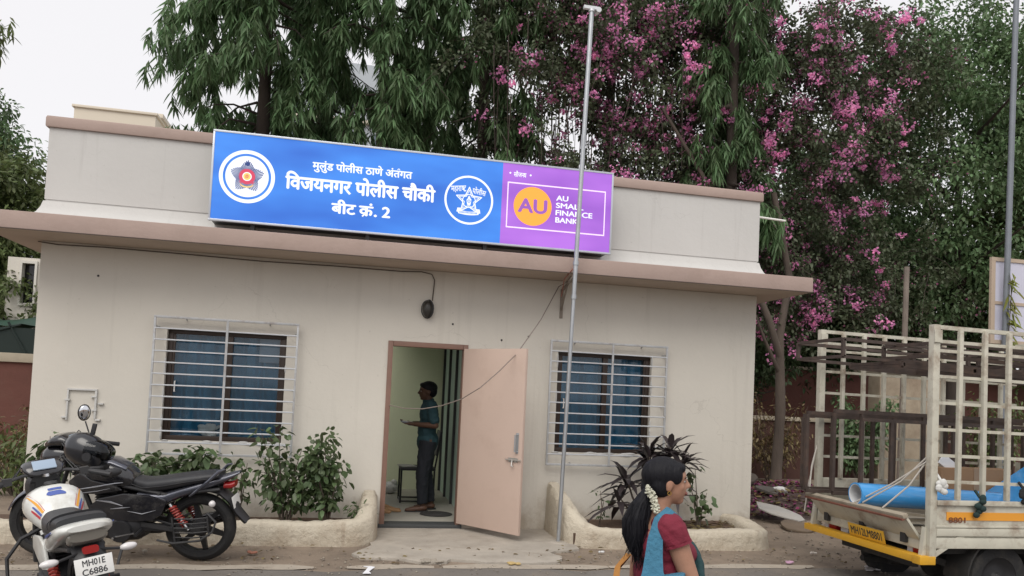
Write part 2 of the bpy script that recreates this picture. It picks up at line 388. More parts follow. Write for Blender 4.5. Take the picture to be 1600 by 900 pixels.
# parapet: flared foot, straight face, pink coping
def rect_ring(o, z, x0=XL, x1=XR, y0=0, y1=YB): return [(x0-o, y0-o, z), (x1+o, y0-o, z), (x1+o, y1+o, z), (x0-o, y1+o, z)]
pp = MB()
def wav(z, o):
    n = 40; x0, x1 = XL-o, XR+o
    ring = [(x0+(x1-x0)*i/n, -o + (.012*math.sin(i*1.7)+.01*math.sin(i*4.1) if z < 3.2 else 0), z) for i in range(n+1)]
    return ring + [(x1, YB+o, z), (x0, YB+o, z)]
pp.rings([wav(3.127, .17), wav(3.15, .145), wav(3.19, .095), wav(3.24, .055), wav(3.30, .028), wav(3.365, .012), wav(3.368, -.004), wav(3.382, -.004), wav(3.384, .004), wav(4.141, .004), wav(4.141, -.15), wav(3.2, -.15)], caps=False)
build('parapet', pp, M_PARA, post, smooth=30)
cp = MB(); cp.rings([rect_ring(-.18, 4.143), rect_ring(.03, 4.143), rect_ring(.034, 4.155), rect_ring(.034, 4.235), rect_ring(.026, 4.257), rect_ring(.0, 4.266), rect_ring(-.16, 4.266), rect_ring(-.18, 4.25)], closed=True)
build('coping', cp, M_PINK, post)
mf = MB(); r_ = random.Random(12); rg = []
for i in range(90):
    x = -3.75+8.45*i/89; w = .05+.035*r_.random(); h = .028+.03*r_.random(); rg.append([(x,-.17-w,3.12),(x,-.17-w*.6,3.126+h*.6),(x,-.165,3.13+h),(x,-.12,3.135+h*.8),(x,-.12,3.12)])
mf.rings(rg); build('mortar_fillet', mf, mat('grey_mortar', (.33,.315,.295), .95, var=.25, vscale=9, bump=.6, bscale=30, dirt=(.14,.125,.11), dirt_amt=.7, dirt_scale=6), post)
de = MB(); de.box(-3.96, 4.92, -.606, -.597, 2.946, 2.954); build('shadow_strip', de, mat('shadow_line_dark', (.07,.055,.048), .9), post, smooth=0)  # dark strip painted in for the shadow line under the canopy edge
# door frame and leaf
df = MB(); df.box(0, .055, -.02, .12, .06, 2.118); df.box(.859, .912, -.02, .12, .06, 2.118); df.box(.057, .857, -.018, .12, 2.062, 2.118)
build('door_frame', df, M_FRAME, post, bevel=.004)
dl = MB(); dl.box(0, .93, -.018, .018, 0, 1.985)
MD = Matrix.Translation((.875, -.035, .085)) @ Matrix.Rotation(R(-53), 4, 'Z')
dl.xf(MD); door = build('door', dl, M_DOOR, post, bevel=.003)
hd = MB()
def DD(x, z, y=-.018): return MD @ Vector((x, y, z))
hd.tube([DD(.865, .88), DD(.865, .88, -.06), DD(.865, 1.06, -.06), DD(.865, 1.06)], .008, 8)
hd.obox(DD(.865, .97, -.02), (.035, .008, .22), MD.to_3x3())
build('handle', hd, M_GALV, door)
bt = MB(); bt.tube([DD(.72, .79, -.035), DD(.93, .79, -.035)], .008, 8); bt.obox(DD(.82, .79, -.022), (.13, .012, .045), MD.to_3x3())
bt.tube([DD(.82, .79, -.04), DD(.82, .73, -.05), DD(.845, .72, -.05)], .009, 8)
build('bolt', bt, mat('bare_metal', (.55,.53,.5), .35, .8), door)
ts = MB(); ts.box(-.01, .93, -.03, .2, .018, .062); build('threshold', ts, mat('dark_stone', (.045,.048,.05), .6), post, bevel=.006)
fl = MB(); fl.box(-1.6, 1.05, .2, YB, .0, .060); build('interior_floor', fl, M_TILE, post)
il = MB(); il.box(-1.65, -1.6, .21, YB, .061, 2.9); il.box(.2, 1.05, 3.05, 3.1, .061, 2.9); il.box(-1.65, 1.08, .21, SK[2], 2.9, 2.94); il.box(-1.65, 1.08, SK[3], YB, 2.9, 2.94); il.box(-1.65, SK[0], SK[2], SK[3], 2.9, 2.94); il.box(SK[1], 1.08, SK[2], SK[3], 2.9, 2.94)
il.box(.06, .9, .19, .198, 2.12, 2.9)
build('interior_wall', il, M_GREEN, post, smooth=0)
pt = MB(); pt.box(1.03, 1.05, .21, 3.04, .061, 2.9); build('partition', pt, mat('partition_panel', (.50,.64,.56), .6), post)
for y in (.35, 1.0, 1.6, 2.3, 2.99):
    ps = MB(); ps.box(.995, 1.028, y, y+.035, .061, 2.9); build('partition_post', ps, M_DARK, post)
# windows: brown sliding frame, two panes, curtain behind
def window(w):
    x0, x1, z0, z1 = w; f = MB(); y = .06
    for (a, b, c, d) in ((x0, x1, z0, z0+.05), (x0, x1, z1-.045, z1), (x0, x0+.05, z0+.05, z1-.045), (x1-.05, x1, z0+.05, z1-.045)): f.box(a, b, y, y+.06, c, d)
    m = (x0+x1)/2+.02; f.box(m-.03, m+.03, y-.004, y+.05, z0+.05, z1-.045)
    f.box(x0+.05, x0+.075, y+.01, y+.04, z0+.05, z1-.045); f.box(x1-.075, x1-.05, y+.01, y+.04, z0+.05, z1-.045)
    fo = build('window', f, M_BROWNWIN, post, bevel=.003)
    for (a, b, yy) in ((x0+.05, m, y+.022), (m, x1-.05, y+.036)):
        p = MB(); p.box(a+.02, b-.01, yy, yy+.004, z0+.05, z1-.046); build('pane', p, M_GLASS, fo, smooth=0)
    h = MB(); h.tube([(x0+.1, y+.0, z0+.52), (x0+.1, y-.03, z0+.52), (x0+.1, y-.03, z0+.63), (x0+.1, y, z0+.63)], .007, 6); build('handle', h, mat('white_plastic', (.7,.7,.68), .4), fo)
    n = 120; V = []; F = []
    for i in range(n+1):
        x = x0-.1+(x1-x0+.2)*i/n; yy = .19+.028*math.sin(x*34+1.2*math.sin(x*5))+.012*math.sin(x*71)
        V += [(x, yy, z0-.15), (x, yy+.01*math.sin(x*20), z1+.1)]
    F = [(2*i, 2*i+2, 2*i+3, 2*i+1) for i in range(n)]
    c = MB(); c.add(V, F); build('curtain', c, M_CURT, post, smooth=60, fix=False)
    pl = MB()      # rough plaster edge round the opening
    rr = random.Random(int(x0*100))
    for k in range(16): pl.ell((x0+(x1-x0)*rr.random(), -.002, z0-.008+rr.uniform(-.01, .012)), (rr.uniform(.03, .09), .012, rr.uniform(.008, .02)), nu=8, nv=5)
    for k in range(8): pl.ell((rr.choice((x0-.004, x1+.004)), .004, z0+(z1-z0)*rr.random()), (.012, .012, rr.uniform(.03, .1)), nu=8, nv=5)
    build('plaster_edge', pl, M_PARA, post)
window(W1); window(W2)
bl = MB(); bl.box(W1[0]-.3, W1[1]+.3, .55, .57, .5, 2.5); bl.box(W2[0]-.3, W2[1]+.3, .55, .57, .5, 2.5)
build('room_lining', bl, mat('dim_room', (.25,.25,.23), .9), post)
nt_ = MB(); nt_.box(-1.40, -1.16, .145, .149, 1.80, 2.08); tag(build('notice', nt_, mat('pale_blue_card', (.24,.33,.42), .7)), 'pale blue sheet hanging behind the upper right corner of the left window', 'paper')
# window grilles: flat outer frame on stand-off lugs, eleven round bars, centre upright
def grille(x0, x1, z0, z1, xm):
    g = MB(); y = -.085; r = .011
    for z in (z0, z1): g.tube([(x0-.012, y, z), (x1+.012, y, z)], .012, square=True)
    for x in (x0, x1): g.tube([(x, y, z0), (x, y, z1)], .011, square=True)
    go = build('window_grille', g, M_STEEL, post, bevel=.002)
    n = 12
    for k in range(1, n):
        b = MB(); b.tube([(x0, y-.004, z0+(z1-z0)*k/n), (x1, y-.004, z0+(z1-z0)*k/n+.004*math.sin(k*2.2))], .0085, 6)
        build('bar', b, mat('bar_pale_grey', (.58,.60,.63), .4, .3), go)
    u = MB(); u.box(xm-.012, xm+.012, y-.022, y-.013, z0, z1); build('upright', u, M_STEEL, go)
    l = MB()
    for x in (x0, x1):
        for z in (z0+.12, (z0+z1)/2, z1-.1): l.tube([(x, y+.01, z), (x+(.03 if x == x0 else -.03), .0, z)], .007, 6)
    for x in (x0+.3, x1-.3): l.tube([(x, y+.01, z1), (x, .0, z1-.02)], .007, 6); l.tube([(x, y+.01, z0), (x, .0, z0+.02)], .007, 6)
    build('lug', l, M_STEEL, go)
grille(-2.444, -.987, .785, 2.226, -1.715); grille(1.881, 3.324, .785, 2.226, 2.635)
mh = MB(); mh.box(-3.26, -2.975, -.025, 0, 1.41, 1.43); mh.box(-3.262, -3.245, -.025, 0, 1.10, 1.41); mh.box(-2.995, -2.975, -.025, 0, 1.12, 1.41)
for x, z in ((-3.30,1.12),(-3.28,1.3),(-3.03,1.34),(-3.02,1.2),(-2.96,1.27),(-2.98,1.1)): mh.box(x, x+.05, -.03, -.001, z, z+.018)
build('meter_box_frame', mh, M_PARA, post, bevel=.003)
sp = MB(); sp.tube([(4.53, .02, 3.955), (4.9, .0, 3.935)], .014, 8); build('drain_spout', sp, mat('white_pvc', (.75,.74,.7), .4), post)
# dark bulkhead light and its wire, sagging wire along the wall head
wl = MB(); wl.tube([(-3.64,-.012,2.932), (-3.45,-.012,2.915), (-3.0,-.012,2.925), (-2.2,-.012,2.918), (-1.4,-.012,2.905), (-.6,-.012,2.915), (.1,-.012,2.912), (.33,-.012,2.925), (.45,-.012,2.905), (.485,-.012,2.84), (.478,-.012,2.72), (.47,-.02,2.60)], .006, 6)
build('wall_wire', wl, mat('dirty_wire', (.10,.085,.07), .8), post)
lm = MB(); lm.ell((.42, -.045, 2.50), (.062, .055, .10), nu=16, nv=10)
lo = build('bulkhead_light', lm, mat('sooty_glass', (.035,.032,.028), .35), post)
lr = MB()
for k in range(3): lr.tube([(.42+.06*math.cos(a)*math.cos((k-1)*.6), -.06-.045*abs(math.cos(a)), 2.50+.105*math.sin(a)) for a in np.linspace(-1.5, 1.5, 9)], .006, 5)
lr.lathe([(.066,-.012),(.074,-.012),(.074,0),(.066,0)], (0,0,0), 'y', 20)
n0 = len(lr.v)-20*4; lr.v[n0:] = [(x+.42, y-.002, z*1.45+2.5) for x, y, z in lr.v[n0:]]
build('guard', lr, M_DARK, lo)
br = MB(); br.box(1.985, 2.02, -.012, 0, 2.50, 2.84); br.tube([(2.0, -.01, 2.83), (1.93, -.72, 2.89)], .013, square=True); br.tube([(2.0, -.01, 2.60), (1.965, -.36, 2.85)], .009, square=True)
build('pole_bracket', br, mat('rusty_grey_iron', (.26,.225,.19), .7, .3, var=.15, vscale=14, dirt=(.2,.11,.07), dirt_amt=.5, dirt_scale=8), post)
ww = MB()
for x, z in ((1.3,2.2),(-3.05,2.62),(1.62,2.26),(.72,2.35)): ww.ell((x, -.003, z), (.012,.006,.012), nu=8, nv=5)
build('wall_plug', ww, M_DARK, post)

# ---------------------------------------------------------------- backlit sign box
sign = root('sign', (.27, -.18, 3.26), 'long backlit blue and purple sign box with Devanagari lettering standing on the canopy', 'sign')
SY = -.35
def em(name, col, k=.75): return mat('lit_'+name, tuple(c*.35 for c in col), .35, emit=col, estr=k)
def em_panel(name, col, col2):
    m = mat('lit_'+name, tuple(c*.3 for c in col), .3, emit=col, estr=.82)
    nt = m.node_tree; N = nt.nodes; L = nt.links; tc = N.new('ShaderNodeTexCoord'); mp = N.new('ShaderNodeMapping'); mp.inputs['Scale'].default_value = (.55, 1, 1.6)
    n = N.new('ShaderNodeTexNoise'); n.inputs['Scale'].default_value = 1.7; n.inputs['Detail'].default_value = 2; L.new(tc.outputs['Object'], mp.inputs[0]); L.new(mp.outputs[0], n.inputs['Vector'])
    x = N.new('ShaderNodeMix'); x.data_type = 'RGBA'; x.inputs[6].default_value = (*col, 1); x.inputs[7].default_value = (*col2, 1)
    q = N.new('ShaderNodeMapRange'); q.inputs[1].default_value = .3; q.inputs[2].default_value = .7; L.new(n.outputs['Fac'], q.inputs[0]); L.new(q.outputs[0], x.inputs[0])
    L.new(x.outputs[2], N['Principled BSDF'].inputs['Emission Color']); return m
E_BLUE = em_panel('blue', (.022,.125,.55), (.055,.28,.86)); E_PURP = em_panel('purple', (.27,.085,.52), (.47,.17,.74))
E_WHITE = em('white', (.86,.90,1.0)); E_NAVY = em('navy', (.02,.05,.20), .7); E_RED = em('red', (.62,.05,.11)); E_GOLD = em('gold', (.85,.60,.16)); E_ORANGE = em('orange', (1.0,.36,.045), .85); E_PURP2 = em('purple_text', (.30,.10,.46)); E_SKYBLUE = em('light_blue', (.22,.45,.95))
b = MB(); b.box(-1.925, 2.455, SY+.012, -.03, 3.262, 4.178); build('box', b, M_BLACK, sign, bevel=.004)
fr = MB(); t = .022
fr.box(-1.937, 2.468, SY-.012, SY+.03, 4.178, 4.2); fr.box(-1.937, 2.468, SY-.012, SY+.03, 3.24, 3.262); fr.box(-1.937, -1.917, SY-.0118, SY+.03, 3.262, 4.178); fr.box(2.448, 2.468, SY-.0118, SY+.03, 3.262, 4.178)
build('frame', fr, mat('aluminium_trim', (.52,.55,.6), .35, .6), sign, bevel=.002)
fa = MB(); fa.add([(-1.917,SY,3.262),(1.158,SY,3.262),(1.158,SY,4.178),(-1.917,SY,4.178)], [(0,1,2,3)]); build('blue_panel', fa, E_BLUE, sign, smooth=0)
fa = MB(); fa.add([(1.158,SY,3.262),(2.448,SY,3.262),(2.448,SY,4.178),(1.158,SY,4.178)], [(0,1,2,3)]); build('purple_panel', fa, E_PURP, sign, smooth=0)
for x in (-1.5, -.3, 1.0, 2.1):
    st = MB(); st.box(x-.02, x+.02, -.3, -.2, 3.126, 3.262); build('bracket', st, M_DARK, sign)

def glyphs(text, bold=0.0):
    """outline text as triangles in the xy plane, sheets of it stepped a little apart to thicken the strokes"""
    c = bpy.data.curves.new('t', 'FONT'); c.body = text; c.resolution_u = 4; o = bpy.data.objects.new('t', c); COL.objects.link(o)
    dg = bpy.context.evaluated_depsgraph_get(); me = bpy.data.meshes.new_from_object(o.evaluated_get(dg))
    vs = [tuple(v.co) for v in me.vertices]; fs = [tuple(p.vertices) for p in me.polygons]
    bpy.data.objects.remove(o); bpy.data.curves.remove(c); bpy.data.meshes.remove(me)
    return vs, fs
def stroke(mb, pts, w):
    """flat brush stroke in the xy plane"""
    n = len(pts); V = []
    for i in range(n):
        a = Vector(pts[max(0, i-1)]); b_ = Vector(pts[min(n-1, i+1)]); d = (b_-a).normalized(); q = Vector((-d.y, d.x))*w/2
        V += [(pts[i][0]+q.x, pts[i][1]+q.y, 0), (pts[i][0]-q.x, pts[i][1]-q.y, 0)]
    mb.add(V, [(2*i, 2*i+1, 2*i+3, 2*i+2) for i in range(n-1)])
def line(pieces, bold=0.02):
    """pieces: (text, dx) laid left to right; a text piece starting with '~' is a stroke list"""
    mb = MB(); x = 0
    for p in pieces:
        if isinstance(p, tuple) and p[0] == 'gap': x += p[1]; continue
        if isinstance(p, tuple) and p[0] == 'stroke': stroke(mb, [(x+a, b_) for a, b_ in p[1]], p[2]); continue
        vs, fs = glyphs(p)
        if not vs: continue
        w = ADV.get(p) or max(v[0] for v in vs)
        k = 0
        for (ox, oy) in ((0,0),(bold,0),(-bold,0),(0,bold*.8),(0,-bold*.8)) if bold else ((0,0),):
            mb.add([(v[0]+x+ox, v[1]+oy, -k*.0006) for v in vs], fs); k += 1
        x += w
    return mb
ADV = {}
def place(name, mb, x0, x1, z0, z1, m, parent, y=SY-.002, rot=0, plane=None):
    xs = [v[0] for v in mb.v]; ys = [v[1] for v in mb.v]; a, b_, c, d = min(xs), max(xs), min(ys), max(ys)
    cx, cz = (x0+x1)/2, (z0+z1)/2; co, si = math.cos(rot), math.sin(rot); out = []
    for v in mb.v:
        X = (v[0]-a)/(b_-a)*(x1-x0)+x0-cx; Z = (v[1]-c)/(d-c)*(z1-z0)+z0-cz
        q = (cx+X*co-Z*si, y+v[2]*1.0, cz+X*si+Z*co); out.append(plane @ Vector(q) if plane is not None else q)
    m2 = MB(); m2.add(out, mb.f); return build(name, m2, m, parent, smooth=0, fix=False)
# vowel sign i goes before its consonant; conjuncts are drawn from half letters and strokes
REPH = ('stroke', [(-.22,.70),(-.20,.80),(-.12,.83),(-.05,.78),(-.03,.70)], .07)
place('lettering', line(["मुलुंड पोलीस ठाणे अं", "त", REPH, "गत"], .03), -.92, .147, 3.855, 3.995, E_WHITE, sign)
place('lettering', line(["\u093fवजयनगर पोलीस चौकी"], .038), -1.19, .412, 3.645, 3.845, E_WHITE, sign)
place('lettering', line(["बीट ", ('gap', .22), "क", ('stroke', [(-.40,.20),(-.50,.06),(-.60,-.06)], .09), "\u0902", ('gap', .12), ". ", ('gap', .3), "2"], .035), -.70, -.07, 3.42, 3.585, E_WHITE, sign)
place('lettering', line(["सौज", "न", ('gap', -.22), "य"], .02), 1.283, 1.43, 4.035, 4.105, E_WHITE, sign)
def disc(mb, cx, cz, r0, r1, y, n=48, mi=0):
    V = []
    for j in range(n):
        a = 2*math.pi*j/n; V += [(cx+r1*math.cos(a), y, cz+r1*math.sin(a)), (cx+r0*math.cos(a), y, cz+r0*math.sin(a))]
    if r0 == 0: mb.add(V[::2], [tuple(range(n))], mi)
    else: mb.add(V, [(2*j, 2*((j+1) % n), 2*((j+1) % n)+1, 2*j+1) for j in range(n)], mi)
dt = MB(); disc(dt, 1.243, 4.073, 0, .011, SY-.002, 12); disc(dt, 1.48, 4.068, 0, .011, SY-.002, 12); build('lettering', dt, E_WHITE, sign, smooth=0, fix=False)
# left crest: white disc, navy star burst, red ring, gold centre
em1 = MB(); cx, cz = -1.577, 3.735
disc(em1, cx, cz, .243, .282, SY-.002, 64); disc(em1, cx, cz, 0, .218, SY-.002, 64)
crest = build('crest', em1, E_WHITE, sign, smooth=0, fix=False)
sb = MB()
def star_r(a, ro, ri): 
    k = ((a-math.pi/2) % (2*math.pi/5))/(2*math.pi/5); k = abs(k-.5)*2; return ri+(ro-ri)*k**1.15
for j in range(55):
    a = 2*math.pi*(j+.5)/55; r1 = star_r(a, .178, .115); d = .0068
    sb.add([(cx+math.cos(a)*.066-math.sin(a)*d*.5, SY-.0035, cz+math.sin(a)*.066+math.cos(a)*d*.5), (cx+math.cos(a)*.066+math.sin(a)*d*.5, SY-.0035, cz+math.sin(a)*.066-math.cos(a)*d*.5),
            (cx+math.cos(a)*r1+math.sin(a)*d*.8, SY-.0035, cz+math.sin(a)*r1-math.cos(a)*d*.8), (cx+math.cos(a)*r1-math.sin(a)*d*.8, SY-.0035, cz+math.sin(a)*r1+math.cos(a)*d*.8)], [(0,1,2,3)])
disc(sb, cx, cz+.135, 0, .024, SY-.0037, 14)
build('starburst', sb, E_NAVY, crest, smooth=0, fix=False)
c1 = MB(); disc(c1, cx, cz, 0, .082, SY-.005, 40); c1.add([(cx-.085, SY-.005, cz-.05),(cx-.05, SY-.005, cz-.085),(cx-.055,SY-.005,cz-.06)], [(0,1,2)]); c1.add([(cx+.085, SY-.005, cz-.05),(cx+.05, SY-.005, cz-.085),(cx+.055,SY-.005,cz-.06)], [(2,1,0)])
build('badge', c1, E_RED, crest, smooth=0, fix=False)
c2 = MB(); disc(c2, cx, cz, 0, .047, SY-.0065, 32); build('badge_ring', c2, E_WHITE, crest, smooth=0, fix=False)
c3 = MB(); disc(c3, cx, cz, .0, .038, SY-.008, 32)
V = [(cx+.075*math.cos(a)*1.0, SY-.007, cz-.055+.05*math.sin(a)) for a in np.linspace(math.pi*1.15, math.pi*1.85, 9)] + [(cx+.075*math.cos(a), SY-.007, cz-.068+.05*math.sin(a)) for a in np.linspace(math.pi*1.85, math.pi*1.15, 9)]
c3.add(V, [tuple(range(18))]); build('badge_centre', c3, E_GOLD, crest, smooth=0, fix=False)
c4 = MB(); stroke(c4, [(-.012,-.018),(-.012,.016),(.0,.022),(.012,.016),(.012,-.006),(0,-.012)], .007); stroke(c4, [(.0,-.022),(.0,.03)], .006)
place('badge_mark', c4, cx-.015, cx+.015, cz-.02, cz+.022, E_RED, crest, SY-.0095)
# right crest: white line star in a ring
cx, cz = .787, 3.716
e2 = MB(); disc(e2, cx, cz, .252, .275, SY-.002, 64)
disc(e2, cx, cz-.01, .068, .077, SY-.002, 36)
def starpts(ro, ri, dz=0): return [(cx+(ro if k % 2 == 0 else ri)*math.sin(k*math.pi/5), cz-.005+(ro if k % 2 == 0 else ri)*math.cos(k*math.pi/5)) for k in range(10)]
def outline(mb, pts, w, y):
    n = len(pts)
    for i in range(n):
        a, b_ = Vector(pts[i]), Vector(pts[(i+1) % n]); d = (b_-a).normalized(); q = Vector((-d.y, d.x))*w/2; a = a-d*w*.3; b_ = b_+d*w*.3
        mb.add([(a.x+q.x, y-.0002*i, a.y+q.y), (a.x-q.x, y-.0002*i, a.y-q.y), (b_.x-q.x, y-.0002*i, b_.y-q.y), (b_.x+q.x, y-.0002*i, b_.y+q.y)], [(0,1,2,3)])
outline(e2, starpts(.150, .070), .011, SY-.0035); outline(e2, starpts(.118, .052), .006, SY-.003)
crest2 = build('crest', e2, E_WHITE, sign, smooth=0, fix=False)
h2 = MB(); V = [(-.018,-.045),(.018,-.045),(.024,-.01),(.026,.02),(.014,.03),(.010,.05),(0,.055),(-.010,.05),(-.014,.028),(-.028,.01)]
h2.add([(cx+a, SY-.006, cz-.01+b_) for a, b_ in V], [tuple(range(len(V)))]); build('hand_mark', h2, E_WHITE, crest2, smooth=0, fix=False)
h3 = MB(); disc(h3, cx, cz-.012, .010, .018, SY-.0075, 18); build('hand_wheel', h3, E_BLUE, crest2, smooth=0, fix=False)
rb = MB()
xs = np.linspace(-.115, .115, 12); up = [(cx+x, SY-.006, cz-.118-.012*math.cos(x*14)) for x in xs]; dn = [(cx+x, SY-.006, cz-.158-.012*math.cos(x*14)) for x in xs]
rb.add(up+dn, [(i, i+1, 13+i, 12+i) for i in range(11)]); rb.add([(cx-.125,SY-.0045,cz-.095),(cx-.085,SY-.0045,cz-.095),(cx-.085,SY-.0045,cz-.145),(cx-.135,SY-.0045,cz-.14)], [(0,1,2,3)]); rb.add([(cx+.125,SY-.0045,cz-.095),(cx+.085,SY-.0045,cz-.095),(cx+.085,SY-.0045,cz-.145),(cx+.135,SY-.0045,cz-.14)], [(3,2,1,0)])
build('ribbon', rb, E_WHITE, crest2, smooth=0, fix=False)
rl = MB()
for k in range(14): rl.add([(cx-.1+k*.0145, SY-.0078, cz-.133),(cx-.092+k*.0145, SY-.0078, cz-.133),(cx-.092+k*.0145, SY-.0078, cz-.152),(cx-.1+k*.0145, SY-.0078, cz-.152)], [(0,1,2,3)])
build('ribbon_mark', rl, E_BLUE, crest2, smooth=0, fix=False)
place('crest_lettering', line(["महारा", "ष", ('gap', -.16), "ट", ('stroke', [(-.42,.02),(-.3,-.1),(-.16,.0)], .05)], .015), cx-.205, cx-.035, cz+.075, cz+.15, E_WHITE, crest2, SY-.003, R(7))
place('crest_lettering', line(["पोलीस"], .015), cx+.035, cx+.19, cz+.07, cz+.15, E_WHITE, crest2, SY-.003, R(-9))
# bank panel
bx = MB()
for (a, b_, c, d) in ((1.218, 2.382, 3.957, 3.972), (1.218, 2.382, 3.45, 3.465), (1.218, 1.231, 3.465, 3.957), (2.369, 2.382, 3.465, 3.957)): bx.add([(a,SY-.002,c),(b_,SY-.002,c),(b_,SY-.002,d),(a,SY-.002,d)], [(0,1,2,3)])
build('panel_outline', bx, em('pale_pink', (.9,.72,.95)), sign, smooth=0, fix=False)
ob = MB(); disc(ob, 1.519, 3.715, 0, .222, SY-.002, 56); logo = build('round_logo', ob, E_ORANGE, sign, smooth=0, fix=False)
place('logo_letters', line(["AU"], .035), 1.345, 1.69, 3.635, 3.80, E_PURP2, logo, SY-.004)
for txt, xr, z in (("AU", 1.935, 3.812), ("SMALL", 2.12, 3.728), ("FINANCE", 2.23, 3.644), ("BANK", 2.06, 3.56)):
    place('lettering', line([txt], .028), 1.79, xr, z-.004, z+.058, E_WHITE, sign)

# ---------------------------------------------------------------- flag pole and its loose wire
fp = root('flagpole', (1.868, -.773, 0), 'tall thin galvanised flagpole standing on the apron and passing in front of the sign', 'pole')
base, top = Vector((1.868,-.773,0)), Vector((1.994,-.773,5.89))
def fpz(z): return base+(top-base)*(z/5.89)
m = MB(); m.tube([fpz(.0), fpz(1.4), fpz(2.66)], .0215, 14); build('lower_tube', m, M_GALV, fp)
m = MB(); m.tube([fpz(2.66), fpz(4.2), fpz(5.84)], .025, 14); build('upper_tube', m, M_GALV, fp)
m = MB()
for z in (2.66, 3.03): m.tube([fpz(z-.02), fpz(z+.02)], .032, 14)
build('coupling', m, M_GALV, fp)
m = MB(); m.tube([fpz(5.84), fpz(5.87)], .034, 14); m.box(top.x-.095, top.x+.075, top.y-.02, top.y+.02, 5.865, 5.90); m.tube([(top.x+.07, top.y-.04, 5.86), (top.x+.07, top.y+.04, 5.86)], .03, 12); build('pulley_head', m, mat('pale_metal', (.6,.62,.64), .4, .4), fp)
m = MB(); m.tube([fpz(0)+Vector((0,0,-.02)), fpz(.03)], [.16, .1], 10); build('footing', m, M_CONC, fp)
cb = MB(); cb.tube([(1.995,-.61,3.0),(1.985,-.25,2.9),(1.946,-0.050,2.868),(1.685,-0.300,2.435),(1.352,-0.650,2.021),(1.125,-0.850,1.811),(0.921,-0.900,1.627),(0.748,-0.750,1.497),(0.572,-0.550,1.418),(0.383,-0.400,1.372),(0.190,-0.200,1.366),(0.043,-0.030,1.391)], .0055, 6)
tag(build('loose_wire', cb, mat('grey_wire', (.20,.165,.145), .7)), 'loose thin wire sagging from the pole bracket past the open door leaf', 'wire')
cb = MB(); cb.tube([(1.97,-.61,3.02),(1.93,-.66,2.98),(1.90,-.45,2.9),(1.99,-.03,2.76)], .006, 6); cb.tube([(1.985,-.61,3.04),(1.975,-.69,2.99),(1.955,-.71,2.93)], .006, 6)
tag(build('loose_wire', cb, mat('red_wire', (.35,.12,.09), .6)), 'short reddish wires running from the canopy edge to the wall bracket', 'wire')
# ---------------------------------------------------------------- planters
M_PLANT = wall_mat('whitewashed_planter', (.54,.485,.39), (.25,.19,.135), .9, stain_z=.20, rough=(.9, .03))
M_SOIL = mat('dry_soil', (.10,.062,.042), .95, var=.3, vscale=9, bump=.8, bscale=30)
def ridge(name_mb, path, seed):
    """low rounded masonry kerb following a path of (x, y, height, half width)"""
    r_ = random.Random(seed); pts = []
    for a, b in zip(path, path[1:]):
        n = max(2, int(math.dist(a[:2], b[:2])/.04))
        for k in range(n): pts.append([a[i]+(b[i]-a[i])*k/n for i in range(4)])
    pts.append(list(path[-1])); rings = []; n = len(pts)
    for i, (x, y, h, w) in enumerate(pts):
        a, b = pts[max(0, i-1)], pts[min(n-1, i+1)]; d = Vector((b[0]-a[0], b[1]-a[1])).normalized(); q = Vector((-d.y, d.x))
        ring = []
        for (s, z) in ((-1.12,-.03),(-1.04,.25),(-1.0,.6),(-.92,.86),(-.6,.985),(0,1.0),(.6,.985),(.92,.86),(1.0,.6),(1.04,.25),(1.12,-.03)):
            j = r_.uniform(-.006, .006)-(.02 if r_.random() < .02 else 0)*(1 if z > .3 else 0); ring.append((x+q.x*w*s+j*q.x, y+q.y*w*s+j*q.y, z*h*(1+.035*math.sin(i*.31+seed))+r_.uniform(-.005, .005)))
        rings.append(ring)
    name_mb.rings(rings, False, True)
pl1 = root('planter', (-2.0, -.6, 0), 'long whitewashed masonry planter under the left window beside the doorway', 'planter')
m = MB(); ridge(m, [(-4.0,-.80,.20,.09),(-2.6,-.80,.21,.09),(-1.2,-.83,.225,.09),(-.4,-.86,.235,.095),(-.26,-.84,.25,.10),(-.18,-.76,.30,.10),(-.15,-.6,.38,.098),(-.14,-.45,.44,.095),(-.13,-.25,.46,.09),(-.12,-.02,.42,.09)], 5); build('kerb_wall', m, M_PLANT, pl1, smooth=60)
m = MB(); m.box(-4.0, -.2, -.8, -.0, -.05, .12); build('soil', m, M_SOIL, pl1)
pl2 = root('planter', (3.0, -.6, 0), 'small whitewashed planter with sloping ends under the right window', 'planter')
m = MB(); ridge(m, [(1.99,-.02,.56,.08),(1.98,-.45,.52,.085),(2.0,-.66,.42,.09),(2.05,-.80,.32,.09),(2.14,-.89,.24,.09),(2.28,-.925,.205,.09),(2.7,-.94,.20,.09),(3.4,-.96,.205,.09),(3.9,-.985,.21,.095),(4.05,-.96,.21,.10),(4.15,-.87,.21,.11),(4.2,-.7,.22,.11),(4.21,-.5,.23,.11),(4.22,-.2,.24,.10),(4.22,-.02,.24,.10)], 8); build('kerb_wall', m, M_PLANT, pl2, smooth=60)
m = MB(); m.box(2.0, 4.2, -.9, -.0, -.05, .14); build('soil', m, M_SOIL, pl2)

